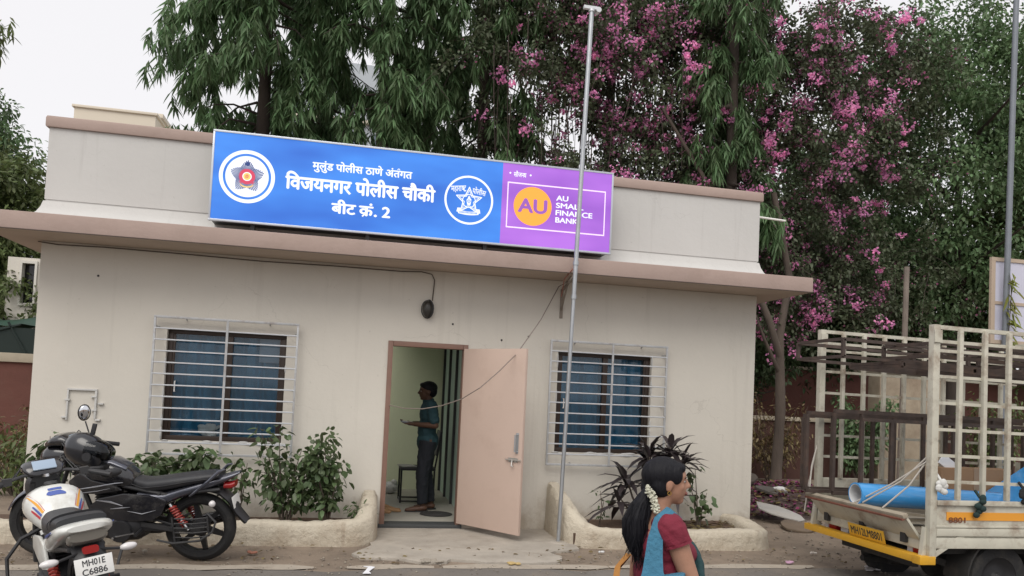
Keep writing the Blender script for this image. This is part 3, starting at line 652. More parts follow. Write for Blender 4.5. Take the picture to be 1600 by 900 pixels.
# ---------------------------------------------------------------- foliage
def leafmat(n, c, tr=.3, isl=.35, rough=.5, spec=.4): return mat(n, c, rough, island=isl, transl=tr, spec=spec, var=.38, vscale=1.1)
L_ASH = leafmat('drooping_leaf_green', (.120,.200,.092), .45); L_BOU = leafmat('small_leaf_green', (.095,.120,.068)); L_BOU2 = leafmat('bract_magenta', (.90,.38,.66), .5, .3, .7, .2)
L_BIG = leafmat('broad_leaf_green', (.125,.200,.092)); L_OLIVE = leafmat('olive_leaf_green', (.115,.150,.055)); L_SHRUB = leafmat('shrub_leaf_green', (.095,.140,.062), .25, .35, .4)
L_CORD = leafmat('purple_strap_leaf', (.045,.036,.038), .15, .45, .35, .5); L_DRY = leafmat('dry_leaf', (.16,.12,.055), .2, .4); L_DEEP = leafmat('deep_leaf_green', (.085,.130,.06))
M_BARK = mat('grey_bark', (.12,.095,.075), .95, var=.3, vscale=5, bump=.8, bscale=18, stretch=(1,1,.3)); M_BARK2 = mat('dark_bark', (.055,.042,.035), .95, var=.3, vscale=5, bump=.8, bscale=18, stretch=(1,1,.3))
def trunk_mb(pts, r0, r1, seg=10, knob=.06):
    n = len(pts); P = [Vector(p) for p in pts]; out = []; rs = []
    for i in range(n-1):
        for k in range(4):
            t = k/4; out.append(P[i].lerp(P[i+1], t)); u_ = (i+t)/(n-1); rs.append((r0+(r1-r0)*u_)*(1+random.uniform(-knob, knob)))
    out.append(P[-1]); rs.append(r1); rs[0] *= 1.35; m = MB(); m.tube(out, rs, seg); return m
def limbs(m, x, y, zs, reach, r, up=.5, n=2):
    for z in zs:
        a = random.uniform(0, 6.28); q = Vector((math.cos(a), math.sin(a), 0)); L = reach*random.uniform(.6, 1.1)
        pts = [Vector((x, y, z)), Vector((x, y, z))+q*L*.4+Vector((0,0,L*up*.5)), Vector((x, y, z))+q*L+Vector((random.uniform(-.2,.2),0,L*up*.8))]
        m.tube(pts, [r, r*.6, r*.15], 6)
def tree(name, x, y, label, bark, trunk_pts, r0, r1, limb_z, reach, up=.5, group=None):
    t = root(name, (x, y, 0), label, 'tree', group)
    m = trunk_mb(trunk_pts, r0, r1); build('trunk', m, bark, t, smooth=60)
    for z in limb_z: m = MB(); limbs(m, x, y, [z], reach, r1*.8+.015, up); build('branch', m, bark, t, smooth=60)
    return t
def tassels(C, per, L, W, spread=.75):
    """hanging sprays of long narrow leaves, fanned round a drooping twig"""
    n = len(C); a = rng.uniform(0, 2*np.pi, n); out = np.stack([np.cos(a), np.sin(a), np.zeros(n)], 1)
    P = np.repeat(C, per, 0); k = np.tile(np.arange(per), n)/per
    az = rng.uniform(0, 2*np.pi, n*per); tilt = rng.uniform(.12, spread, n*per)+.25*(1-k)
    D = np.stack([np.sin(tilt)*np.cos(az), np.sin(tilt)*np.sin(az), -np.cos(tilt)], 1)+np.repeat(out, per, 0)*.22
    P = P+np.repeat(out, per, 0)*(.10*k)[:, None]+np.array([0,0,-1])*(.30*k)[:, None]
    N = unit(np.cross(D, np.array([0,0,1.0])) + rng.normal(size=D.shape)*.25); N = unit(np.cross(N, D))
    return leaves(P, D, N, L*rng.uniform(.75, 1.2, len(P)), W*rng.uniform(.8, 1.25, len(P)), curl=.16, fold=.35)
def twig_lines(C, dirs, L, r, bark, par, name='twig'):
    m = MB()
    for c, d in zip(C, dirs): m.tube([c, np.array(c)+np.array(d)*L*.5+np.array([0,0,.02]), np.array(c)+np.array(d)*L], [r, r*.7, r*.3], 4)
    return build(name, m, bark, par, fix=False, smooth=60)
def ashoka(x, y, r, n, label, z0=3.6, z1=11.8, tilt=0, tr=.13, hang=0):
    t = tree('mast_tree', x, y, label, M_BARK2, [(x,y,-.1),(x+.03,y,3),(x+.06+tilt*.5,y,6),(x+.02+tilt,y,9),(x+tilt,y,12)], tr*1.2, tr*.6, np.linspace(4.5, 11, 5), r*.4, -.4, 'mast trees behind the police post')
    nb = max(14, n//8); C = []; cane = MB()      # drooping side branches, each strung with hanging sprays
    for k in range(nb):
        zb = z0+.9+(z1-z0-.2)*(k+rng.uniform())/nb; a = rng.uniform(0, 6.283); L = r*rng.uniform(.55, 1.12)*min(1, .6+(zb-z0)/3); dr = rng.uniform(.5, 1.5); o = np.array([x+tilt*.6, y, zb]); dv = np.array([math.cos(a), math.sin(a)*.9, 0])
        P_ = lambda t: o+dv*L*t**.8+np.array([0, 0, .25*t-dr*t*t])
        for tt in rng.uniform(.3, 1.0, 13)**.8: C.append(P_(tt)+rng.normal(size=3)*.10)
        if k % 2 == 0: cane.tube([P_(.05), P_(.4), P_(.75), P_(.98)], [.028, .018, .012, .006], 5)
    C = np.array(C); build('drooping_twig', cane, M_BARK2, t, fix=False, smooth=60)
    V, T = tassels(C, 19, .27, .042); np_mesh('crown', V, T, L_ASH, t)
    return t
ashoka(-2.4, 6.9, 2.05, 940, 'tall mast tree with drooping leaves, leftmost behind the police post roof', tr=.15)
ashoka(-.1, 6.6, 1.55, 720, 'mast tree with pale drooping sprays right of the leftmost dark trunk')
ashoka(2.05, 7.3, 1.45, 620, 'dark mast tree with a bare leaning trunk behind the right of the blue sign')
ashoka(-1.35, 8.3, 1.3, 260, 'shaded mast tree standing further back between the two leftmost trunks')
ashoka(.95, 8.6, 1.5, 330, 'shaded mast tree standing further back behind the middle of the sign')
ashoka(7.0, 5.65, 1.0, 330, 'mast tree drooping in front of the magenta bougainvillea', z0=4.4)
ashoka(5.0, 7.6, 1.5, 260, 'mast tree whose top sprays hang above the flagpole head', z0=8.6, z1=12)

def clumps(centres, rad, per, flat=.8):
    C = np.repeat(centres, per, 0); d = rand_dir(len(C))*np.array([1,1,flat])*(rng.uniform(.1, 1, len(C))**.45)[:, None]
    return C+d*(rad if np.isscalar(rad) else np.repeat(rad, per)[:, None]), d
def leafball(centres, rad, per, L, W, droop=.4, flat=.8, curl=.2):
    P, d = clumps(centres, rad, per, flat); D = unit(d+rng.normal(size=d.shape)*.55+np.array([0,0,-droop])); N = unit(rng.normal(size=d.shape)*.5+np.array([0,0,1.0]))
    return leaves(P, D, N, L*rng.uniform(.7, 1.25, len(P)), W*rng.uniform(.75, 1.2, len(P)), curl, .3, 'broad')
# bougainvillea climbing between the mast trees: leafy sprays with magenta bracts
bt = root('bougainvillea', (8.05, 5.3, 0), 'huge bougainvillea with magenta blossom spilling over the roof behind the sign', 'flowering tree')
m = trunk_mb([(8.05,5.3,-.1),(8.12,5.3,1.5),(8.05,5.3,3.0),(8.3,5.4,4.2),(8.0,5.6,6.0)], .11, .06); 
m.tube([(8.1,5.3,2.5),(7.75,5.2,3.3),(7.3,5.3,4.3),(6.4,5.6,6.2),(5.6,5.9,7.6)], [.08,.07,.06,.045,.03], 8); m.tube([(8.1,5.3,2.2),(7.6,5.1,2.9),(7.35,5.05,3.4)], [.05,.03,.015], 6)
build('trunk', m, mat('pale_bark', (.080,.062,.05), .95, var=.3, vscale=4, bump=.7, bscale=16, stretch=(1,1,.3)), bt, smooth=60)
def in_bou(x, z):     # where the climber spreads: thinner patches let the sky through
    if z > 11 or x < 2.0 or x > 12.3: return 0
    g = .8
    if ((x-4.6)/1.3)**2+((z-7.2)/1.0)**2 < 1: g = .48
    if ((x-3.6)/.9)**2+((z-7.0)/1.3)**2 < 1: g = .5
    if ((x-9.6)/1.0)**2+((z-7.0)/.9)**2 < 1: g = .3
    if z < 5.2 and x < 7.6: g = .5
    if x > 10.8: g *= .55
    if x < 3.6: g *= .75
    if ((x-5.9)/.35)**2+((z-8.6)/.35)**2 < 1: g = .1
    if ((x-10.3)/.7)**2+((z-6.3)/.5)**2 < 1: g = .12
    return g
cs = []; fl = []; hg = MB(); na = 0      # long arching canes: leaves all along them, blossom massed towards the drooping ends
while na < 400:
    x = rng.uniform(2, 12.4); z = rng.uniform(3.6, 11.4)
    if (x < 7.4 and z < 5.2) or rng.uniform() > in_bou(x, z)+.1: continue
    na += 1; dx, dy, L = rng.normal()*.8, rng.uniform(-1.0, .15), rng.uniform(.8, 1.7); s0 = np.array([x, 7.0+rng.normal()*.35, z])
    A_ = lambda t: s0+np.array([dx*t, dy*t, .45*t-1.25*t*t])*L
    for t in rng.uniform(0, 1, 7): cs.append(A_(t)+rng.normal(size=3)*.13)
    hg.tube([A_(0), A_(.35), A_(.7), A_(1)], [.014, .010, .007, .004], 4)
    g = .6
    if x < 6 and z > 5.5: g = .85
    if 8.5 < x < 11 and z > 7: g = .9
    if 5.8 < x < 8.2 and z < 7.5: g = .35
    if x < 3.2 or x > 11.2: g = .05
    if rng.uniform() < g:
        for t in rng.uniform(.5, 1.05, 5): fl.append(A_(t)+rng.normal(size=3)*.09+np.array([0, -.08, 0]))
cs = np.array(cs); V, T = leafball(cs, rng.uniform(.16, .34, len(cs)), 42, .09, .056, .3, .9); np_mesh('foliage', V, T, L_BOU, bt)
for k in range(110):      # bare hanging canes
    x = rng.uniform(2, 6.5); z = rng.uniform(6.2, 9.5); L = rng.uniform(1.2, 2.8); y = 6.75+rng.normal()*.5; w = rng.normal()*.18
    hg.tube([(x,y,z),(x+w*.3,y,z-L*.4),(x+w,y,z-L)], [.012,.010,.005], 4)
build('hanging_cane', hg, M_BARK2, bt, fix=False, smooth=60)
fl = np.array(fl); P, d = clumps(fl, rng.uniform(.07, .20, len(fl)), 24, .8)
V, T = leaves(P, rand_dir(len(P)), rand_dir(len(P)), .06, .052, .1, .3, 'broad'); np_mesh('blossom', V, T, L_BOU2, bt)
P, d = clumps(cs[rng.choice(len(cs), 450)], .4, 9, .9); V, T = leaves(P, rand_dir(len(P)), rand_dir(len(P)), .06, .05, .1, .3, 'broad'); np_mesh('backlit_blossom', V, T, leafmat('backlit_bract', (.38,.13,.24), .35, .5, .7, .2), bt)  # duskier bracts: their look against the light is put into the colour

def broad_tree(name, x, y, label, zc, rx, ry, rz, n, per, L, W, m_leaf, bark=M_BARK2, r0=.18, lean=0, crad=.6, group=None, ztr=None, holes=.0):
    ztr = ztr or zc
    t = tree(name, x, y, label, bark, [(x,y,-.1),(x+lean*.3,y,ztr*.35),(x+lean*.8,y,ztr*.7),(x+lean,y,ztr+rz*.4)], r0, r0*.45, np.linspace(ztr*.45, ztr+rz*.3, 14), rx*.8, .6, group)
    d = rand_dir(n); q = (rng.uniform(.12, 1, n)**.4)[:, None]; c = np.array([x+lean, y, zc])+d*q*np.array([rx, ry, rz])
    V, T = leafball(c, rng.uniform(crad*.55, crad*1.15, n), per, L, W, .45, .65); np_mesh('crown', V, T, m_leaf, t); return t
broad_tree('broad_leaf_tree', 14.6, 8.2, 'large dense green tree at the right behind the truck and street pole', 7.9, 4.2, 2.4, 4.6, 520, 105, .13, .065, L_BIG, lean=.2, crad=.75, ztr=6)
broad_tree('broad_leaf_tree', 18.2, 8.5, 'bright green tree at the right edge behind the street pole', 6.8, 3.0, 2.2, 4.8, 330, 100, .14, .07, L_OLIVE, crad=.75)
broad_tree('broad_leaf_tree', 11.6, 10.5, 'shaded tree filling the gap below the bougainvillea at the right', 4.2, 3.2, 1.8, 2.8, 330, 90, .14, .07, L_DEEP, crad=.7)
broad_tree('broad_leaf_tree', 16.3, 11.5, 'dark understorey tree behind the compound wall at the right', 4.2, 3.6, 1.8, 3.0, 330, 90, .15, .075, L_DEEP, crad=.75)
broad_tree('broad_leaf_tree', -8.3, 10.5, 'rounded green tree rising left of the police post', 4.3, 2.0, 2.0, 2.2, 330, 100, .14, .06, L_OLIVE, crad=.6)
broad_tree('broad_leaf_tree', -10.9, 13.5, 'taller green tree with its crown just past the left edge', 6.6, 1.9, 1.9, 2.6, 260, 100, .14, .06, L_BIG, crad=.6)
broad_tree('broad_leaf_tree', -6.9, 8.0, 'low yellowish tree under the canopy at the left edge', 2.75, .95, .9, .75, 70, 80, .10, .05, L_OLIVE, crad=.35, r0=.06)
bs = root('broad_leaf_tree', (-5.2, 3.5, 0), 'tree whose hanging leafy branch tip pokes in at the top left', 'tree')
# the tip belongs to a tree standing just outside the picture on the left
m = trunk_mb([(-7.6,3.5,-.1),(-7.5,3.5,3),(-7.2,3.5,5.6),(-6.6,3.5,6.5),(-5.9,3.5,6.6)], .16, .03); build('trunk', m, M_BARK2, bs, smooth=60)
C = np.stack([rng.uniform(-7.2, -5.5, 46), 3.5+rng.normal(size=46)*.25, rng.uniform(6.0, 6.62, 46)], 1); C[:, 2] += .2
V, T = tassels(C, 12, .15, .035, 1.0); np_mesh('crown', V, T, L_OLIVE, bs)

broad_tree('broad_leaf_tree', 8.6, 8.0, 'low shaded tree behind the wall beside the pale trunk', 3.0, 1.6, .9, 1.2, 130, 80, .12, .055, L_DEEP, crad=.45, r0=.07)
broad_tree('broad_leaf_tree', 13.2, 13.5, 'tall dark tree closing the view far behind the truck', 6.0, 4.5, 1.6, 4.6, 300, 90, .18, .09, L_DEEP, crad=.9)
# ---------------------------------------------------------------- plants in the planters
def shrub(name, loc, label, cat, stems, leafL, leafW, m_leaf, per=16, bark=M_BARK, group=None, rad=.11, droop=.35):
    t = root(name, loc, label, cat, group); m = MB(); C = []
    x, y, z = loc
    for (dx, dy, h) in stems:
        pts = [Vector((x+dx*.1, y+dy*.1, z)), Vector((x+dx*.5+random.uniform(-.03,.03), y+dy*.6, z+h*.5)), Vector((x+dx, y+dy, z+h))]
        m.tube(pts, [.009, .007, .003], 5)
        k = max(3, int(h/.12))
        for i in range(k):
            q = (i+1)/k; a, b = (pts[0], pts[1]) if q < .5 else (pts[1], pts[2]); u_ = q*2 if q < .5 else q*2-1
            if q > .3: C.append(a.lerp(b, u_)+Vector((random.uniform(-.05,.05), random.uniform(-.05,.05), 0)))
    build('stem', m, bark, t, smooth=60)
    V, T = leafball(np.array(C), rad, per, leafL, leafW, droop, .8, .25); np_mesh('foliage', V, T, m_leaf, t); return t
def st(n, w, h0, h1, d=.16): return [(random.uniform(-w, w), random.uniform(-d, d), random.uniform(h0, h1)) for _ in range(n)]
shrub('shrub', (-.98,-.52,.12), 'tall leafy shrub below the right corner of the left window', 'shrub', st(12, .28, .45, .98), .085, .055, L_SHRUB, 10)
shrub('shrub', (-.55,-.5,.12), 'bushy green shrub in the planter nearest the doorway', 'shrub', st(12, .26, .5, .92), .085, .055, L_SHRUB, 10)
shrub('shrub', (-2.15,-.42,.12), 'dark leafy shrub in the planter behind the black motorcycle seat', 'shrub', st(17, .42, .45, .74), .10, .065, L_SHRUB)
shrub('seedling', (-3.2,-.45,.12), 'small leafy plant showing between helmet and left wall corner', 'plant', st(5, .14, .55, .85, .06), .10, .065, L_SHRUB, 8)
shrub('seedling', (-1.45,-.45,.12), 'thin sprig rising behind the black motorcycle tail', 'plant', st(4, .09, .45, .68, .06), .075, .05, L_SHRUB, 7)
shrub('seedling', (-.25,-.6,.12), 'little tuft of green beside the rounded planter end', 'plant', st(6, .07, .1, .22, .08), .07, .03, L_SHRUB, 8)
shrub('seedling', (2.41,-.5,.14), 'single thin seedling left of the purple leaved plant', 'plant', [(0,0,.40),(.05,0,.3)], .05, .025, L_SHRUB, 4, rad=.04)
shrub('sapling', (3.62,-.5,.14), 'spindly sapling with a few broad leaves right of the purple leaved plant', 'plant', [(-.16,0,.62),(-.05,.05,.66),(.08,0,.40),(.02,-.05,.3)], .10, .075, L_SHRUB, 3, rad=.07, droop=.6)
shrub('dry_shrub', (-4.5,2.2,.0), 'half dry shrub growing at the left corner of the building', 'shrub', st(20, .45, .35, .85, .4), .085, .04, L_OLIVE, 9, rad=.12)
shrub('dry_shrub', (-5.0,3.4,.0), 'tangled brown dry shrub at the foot of the red wall on the left', 'shrub', st(22, .55, .5, 1.1, .4), .085, .04, L_DRY, 9, rad=.14)
def strap_plant(loc, label):
    t = root('strap_leaf_plant', loc, label, 'plant'); m = MB(); P = []; D = []; x, y, z = loc
    for (dx, dy, h, n) in ((-.02,0,.86,26),(.22,-.03,.92,24),(.40,.02,.80,20),(-.28,.02,.55,22),(-.38,-.05,.34,16),(.02,-.1,.55,20),(.25,-.1,.5,18)):
        tip = Vector((x+dx, y+dy, z+h)); m.tube([Vector((x+dx*.15, y, z)), Vector((x+dx*.7, y+dy, z+h*.6)), tip], [.014,.012,.008], 6)
        for k in range(n):
            a = random.uniform(0, 6.28); e = random.uniform(-.25, 1.25); P.append(tip+Vector((0,0,-.16*random.random()))); D.append((math.cos(a)*math.cos(e), math.sin(a)*math.cos(e)*.8, math.sin(e)))
    build('stem', m, M_BARK, t, smooth=60); D = np.array(D); N = unit(np.array([0,0,1.0])-D*.3)
    V, T = leaves(np.array(P), D, N, rng.uniform(.26, .50, len(P)), .085, .38, .3); np_mesh('foliage', V, T, L_CORD, t)
strap_plant((3.0,-.5,.14), 'purple green strap leaved plant standing in the right planter behind the woman')
shrub('dry_shrub', (8.3,5.9,.0), 'bare brown thicket in front of the low wall beside the pale trunk', 'shrub', st(26, .8, .7, 1.9, .3), .09, .035, L_DRY, 7, rad=.16)
shrub('shrub', (10.4,5.9,.0), 'green bush growing in front of the low wall behind the truck cage', 'shrub', st(24, .6, .9, 1.9, .3), .10, .055, L_BIG, 12, rad=.16)
shrub('dry_shrub', (13.6,5.8,.0), 'dusty thicket right of the peeling pillar behind the truck', 'shrub', st(24, .9, .8, 2.0, .3), .10, .045, L_OLIVE, 10, rad=.18)
# fallen leaves and flower offerings in the planter, litter
def litter(name, n, xr, yr, z, L, W, m_, label, cat='litter'):
    P = np.stack([rng.uniform(*xr, n), rng.uniform(*yr, n), np.full(n, z)+rng.uniform(0, .012, n)], 1); a = rng.uniform(0, 6.28, n)
    D = np.stack([np.cos(a), np.sin(a), rng.uniform(-.05, .25, n)], 1); N = unit(rng.normal(size=(n, 3))*.3+np.array([0,0,1]))
    V, T = leaves(P, D, N, L*rng.uniform(.6, 1.3, n), W, .02, .4, 'broad'); return tag(np_mesh(name, V, T, m_), label, cat, kind='stuff')
litter('leaves', 60, (3.4,4.1), (-.75,-.15), .15, .10, .04, L_DRY, 'dry fallen leaves on the soil of the right planter')
litter('leaves', 50, (-.6,-.22), (-.72,-.4), .14, .05, .035, mat('marigold', (.75,.38,.02), .7, island=.3), 'yellow marigold petals and leaves at the planter end')
litter('leaves', 260, (-4,10), (-1.8,-.95), .012, .05, .03, L_DRY, 'dry leaves scattered along the edge of the road')
litter('leaves', 90, (-4,8), (-4.2,-1.9), -.03, .05, .03, L_DRY, 'dry leaves scattered on the road')

def grit(name, n, xr, yr, rmin, rmax, m_, label):
    V = []; F = []; base = np.array([(1,0,0),(0,1,0),(-1,0,0),(0,-1,0),(0,0,.7),(0,0,-.7)]); tri = np.array([(0,1,4),(1,2,4),(2,3,4),(3,0,4),(1,0,5),(2,1,5),(3,2,5),(0,3,5)])
    for k in range(n):
        x, y = rng.uniform(*xr), yr[0]+(yr[1]-yr[0])*rng.beta(2, 2); q = rng.uniform(rmin, rmax); a = rng.uniform(0, 6.28); ca, sa = math.cos(a), math.sin(a)
        b = base*q*rng.uniform(.6, 1.2, (6, 1)); V.append(np.stack([b[:,0]*ca-b[:,1]*sa+x, b[:,0]*sa+b[:,1]*ca+y, b[:,2]*.7+gz(y)+.008], 1)); F.append(tri+6*k)
    tag(np_mesh(name, np.concatenate(V), np.concatenate(F), m_), label, 'grit', kind='stuff')
grit('gravel', 1500, (-4, 9), (-2.3, -.9), .004, .016, mat('pebble', (.25,.22,.18), .95, island=.4), 'small stones and grit gathered along the road edge')
grit('gravel', 900, (4.5, 9), (-2.2, 3), .006, .025, MATS['pebble'], 'loose stones on the dirt beside the building')
grit('gravel', 500, (-5, 5), (-5.2, -2.2), .003, .009, MATS['pebble'], 'fine grit lying on the road surface')
# ---------------------------------------------------------------- compound walls and what stands beyond
M_RED = mat('red_oxide_wall', (.080,.037,.029), .9, var=.2, vscale=1.2, bump=.3, bscale=12, dirt=(.08,.045,.035), dirt_amt=.7, dirt_scale=1.2)
M_RED2 = mat('brick_red_wall', (.13,.052,.040), .9, var=.18, vscale=1.2, bump=.3, bscale=12, dirt=(.12,.07,.05), dirt_amt=.5, dirt_scale=1.5)
M_COPE = mat('cream_coping', (.40,.35,.27), .9, var=.15, vscale=3, dirt=(.2,.16,.12), dirt_amt=.6)
def cwall(name, x0, x1, y, h, label, m_=M_RED, cope=.09, posts=None):
    t = root(name, ((x0+x1)/2, y, 0), label, 'wall'); m = MB(); m.box(x0, x1, y, y+.2, -.1, h-cope); build('face', m, m_, t)
    m = MB(); m.box(x0-.02, x1+.02, y-.05, y+.25, h-cope+.002, h); build('coping', m, M_COPE, t, bevel=.01)
    if posts:
        for x in posts: m = MB(); m.box(x-.12, x+.12, y-.06, y+.003, -.1, h-cope-.004); build('pier', m, m_, t, bevel=.01)
    return t
cwall('compound_wall', 5.0, 22, 6.6, 1.36, 'low dark red wall with cream coping behind the truck', posts=(8.2, 10.6, 13.0, 15.4))
cwall('compound_wall', 6.2, 22, 9.3, 2.65, 'taller brick red wall showing above the low wall at the right', M_RED2)
cwall('compound_wall', -16, -4.4, 6.2, 1.9, 'dark red wall with pale coping left of the building', M_RED2, .16)
gp = root('gate_pillar', (11.3, 6.2, 0), 'peeling cream masonry pillar seen through the truck cage', 'pillar')
m = MB(); m.box(11.0, 12.6, 6.1, 6.5, -.1, 2.35); build('face', m, mat('peeling_cream', (.30,.25,.185), .9, var=.15, vscale=3, dirt=(.16,.11,.075), dirt_amt=.95, dirt_scale=1.1), gp, bevel=.02)
# neighbouring house edge at the far left with a window frame and dark tarpaulin roof
nh = root('neighbour_house', (-6.6, 8.3, 0), 'sliver of pale house with a white window frame beyond the left wall', 'house')
m = wall_open([-6.95, -6.72, -6.42, -5.4], [0, 2.85, 3.72, 3.78], [(-6.72,-6.42,2.85,3.72)], 7.6, 7.8); build('wall', m, M_WALL, nh, smooth=0, fix=False)
m = MB()
for (a, b, c, d) in ((-6.72,-6.68,2.85,3.72),(-6.46,-6.42,2.85,3.72),(-6.68,-6.46,2.85,2.9),(-6.68,-6.46,3.67,3.72)): m.box(a, b, 7.55, 7.7, c, d)
wf = build('window', m, mat('white_frame', (.6,.58,.53), .6), nh); m = MB(); m.box(-6.7,-6.44,7.72,7.73,2.86,3.71); build('pane', m, mat('dark_pane', (.012,.012,.014), .15), wf)
tp = root('tarpaulin_shelter', (-6.9, 6.9, 0), 'dark green tarpaulin sheet stretched over poles behind the left red wall', 'shelter')
V = []; F = []
for i in range(13):
    for j in range(7):
        x = -8.6+i*.24; y = 6.45+j*.13; V.append((x, y, 2.35+.30*math.sin((j+1)/8*math.pi)*(.8+.25*math.sin(i*1.3))+.02*math.sin(i*2.7+j)-.03*(i-6)*.3))
m = MB(); m.add(V, [(j*1+i*7, j+1+i*7, j+1+(i+1)*7, j+(i+1)*7) for i in range(12) for j in range(6)]); build('sheet', m, mat('green_tarpaulin', (.012,.045,.028), .45, var=.2), tp, fix=False, smooth=80)
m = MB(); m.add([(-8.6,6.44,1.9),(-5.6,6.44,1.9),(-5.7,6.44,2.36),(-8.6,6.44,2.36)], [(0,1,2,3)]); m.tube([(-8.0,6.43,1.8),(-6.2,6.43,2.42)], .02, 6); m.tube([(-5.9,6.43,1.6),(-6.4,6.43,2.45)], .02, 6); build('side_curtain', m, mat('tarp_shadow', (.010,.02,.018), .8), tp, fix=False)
# far buildings
M_FAR = mat('far_cream_render', (.66,.60,.50), .9, var=.04, vscale=.2); M_FAR2 = mat('far_grey_render', (.42,.46,.50), .9, var=.05, vscale=.2); M_FARWIN = mat('far_window', (.10,.13,.16), .2)
fb = root('apartment_block', (-20, 58, 0), 'cream rooftop of a distant apartment block above the parapet at the left', 'building')
m = MB(); m.box(-22.5, -16.6, 56, 66, 0, 22.35); m.box(-22.5, -14.9, 56.4, 66, 0, 20.75); build('wall', m, M_FAR, fb)
m = MB(); m.box(-22.65, -16.45, 55.85, 66, 22.35, 22.55); m.box(-18.0, -16.3, 57, 60, 22.55, 22.9) ; m.box(-22.65, -14.75, 56.2, 66, 20.75, 20.95); build('roof', m, M_FAR, fb, bevel=.03)
for k in range(5):
    for x in (-21.5, -19.5, -17.6): m = MB(); m.box(x, x+1.0, 55.97, 56.02, 17.6-3*k, 19-3*k); build('window', m, M_FARWIN, fb)
tb = root('tower_block', (4, 52, 0), 'pale grey tower block glimpsed through the mast trees', 'building')
m = MB(); m.box(-7.5, 4.5, 52, 64, 0, 27); build('wall', m, M_FAR2, tb)
for k in range(8):
    for x in (-6.8, -4.4, -2, .4, 2.6): m = MB(); m.box(x, x+1.3, 51.9, 52.05, 2+3*k, 3.5+3*k); build('window', m, M_FARWIN, tb)
    m = MB(); m.box(-7.6, 4.6, 51.6, 52.2, 1.2+3*k, 1.45+3*k); build('ledge', m, M_FAR, tb)
# ---------------------------------------------------------------- motorcycles (x forward, y left, z up; origin under the rear axle)
M_TYRE = mat('tyre_rubber', (.016,.016,.017), .85, bump=.3, bscale=60, dirt=(.09,.08,.065), dirt_amt=.4, dirt_scale=6)
M_ALLOY = mat('black_alloy', (.03,.03,.032), .4, .6); M_CHROME = mat('chrome', (.62,.63,.65), .18, 1.0); M_ENG = mat('engine_grey', (.035,.035,.038), .5, .5, var=.2, vscale=15)
M_SEAT = mat('seat_vinyl', (.022,.023,.027), .5, bump=.15, bscale=120, dirt=(.09,.085,.08), dirt_amt=.3, dirt_scale=5); M_GREYBODY = mat('dark_silver_paint', (.085,.09,.115), .25, .6, coat=.7, dirt=(.13,.12,.11), dirt_amt=.35, dirt_scale=8)
M_BLKBODY = mat('gloss_black_paint', (.012,.012,.016), .22, .1, coat=.8, dirt=(.09,.085,.078), dirt_amt=.5, dirt_scale=7); M_SILV = mat('silver_decal', (.45,.46,.50), .3, .5); M_WHITEP = mat('white_tank_paint', (.66,.67,.64), .28, coat=.5, dirt=(.36,.33,.28), dirt_amt=.55, dirt_scale=7)
M_REDL = mat('red_lens', (.32,.014,.014), .2, coat=.5); M_CLEARL = mat('clear_lens', (.62,.60,.60), .15, coat=.5); M_REDP = mat('red_spring', (.26,.03,.022), .45); M_PLATE = mat('white_plate', (.72,.72,.70), .45, var=.05, vscale=20); M_MIRR = mat('mirror_glass', (.7,.72,.75), .05, 1.0); M_TEXT = mat('plate_black', (.03,.03,.035), .6)
M_DECY = mat('yellow_decal', (.70,.32,.03), .35); M_DECB = mat('blue_decal', (.06,.10,.34), .35); M_DECR = mat('red_decal', (.45,.04,.05), .35); M_LCD = mat('instrument_glass', (.28,.36,.46), .12, coat=.6)
def wheel(par, x, hw, y=0, RO=.30):
    w = MB(); w.lathe([(RO-.075,-hw*.85),(RO-.045,-hw*1.02),(RO-.018,-hw*.8),(RO,-hw*.3),(RO,hw*.3),(RO-.018,hw*.8),(RO-.045,hw*1.02),(RO-.075,hw*.85)], (x,y,RO), 'y', 44)
    wo = root_part('wheel', par); t = build('tyre', w, M_TYRE, wo, world=False)
    r = MB(); r.lathe([(RO-.095,-hw*.6),(RO-.07,-hw*.75),(RO-.07,hw*.75),(RO-.095,hw*.6)], (x,y,RO), 'y', 40)
    for k in range(6):
        a = k*math.pi/3+.3; d = Vector((math.cos(a), 0, math.sin(a))); c = Vector((x, y, RO)); n = Vector((-math.sin(a), 0, math.cos(a)))
        r.rings([[c+d*.04+n*.028+Vector((0,-.02,0)), c+d*.04-n*.028+Vector((0,-.02,0)), c+d*.04-n*.028+Vector((0,.02,0)), c+d*.04+n*.028+Vector((0,.02,0))],
                 [c+d*(RO-.085)+n*.017+Vector((0,-.014,0)), c+d*(RO-.085)-n*.017+Vector((0,-.014,0)), c+d*(RO-.085)-n*.017+Vector((0,.014,0)), c+d*(RO-.085)+n*.017+Vector((0,.014,0))]])
    build('rim', r, M_ALLOY, wo, world=False)
    h = MB(); h.lathe([(.0,-.06),(.065,-.055),(.075,-.03),(.075,.03),(.065,.055),(.0,.06)], (x,y,RO), 'y', 24); build('hub', h, M_ENG, wo, world=False); return wo
def root_part(name, par):
    o = bpy.data.objects.new(name, None); o.empty_display_size = .05; link(o, par); WM[o.name] = WM[par.name]; return o
def plate_text(name, s, c, ux, uy, w, h, par, m=None, world=False, bold=.02):
    """raised lettering on a plate: c centre, ux/uy unit directions across and up"""
    mb = line([s], bold); xs = [v[0] for v in mb.v]; ys = [v[1] for v in mb.v]; a, b, d, e = min(xs), max(xs), min(ys), max(ys); ux, uy, c = Vector(ux), Vector(uy), Vector(c); n = ux.cross(uy)
    m2 = MB(); m2.add([c+ux*(((v[0]-a)/(b-a)-.5)*w)+uy*(((v[1]-d)/(e-d)-.5)*h)+n*(.0025-v[2]*.2) for v in mb.v], mb.f); return build(name, m2, m or M_TEXT, par, world=world, smooth=0, fix=False)
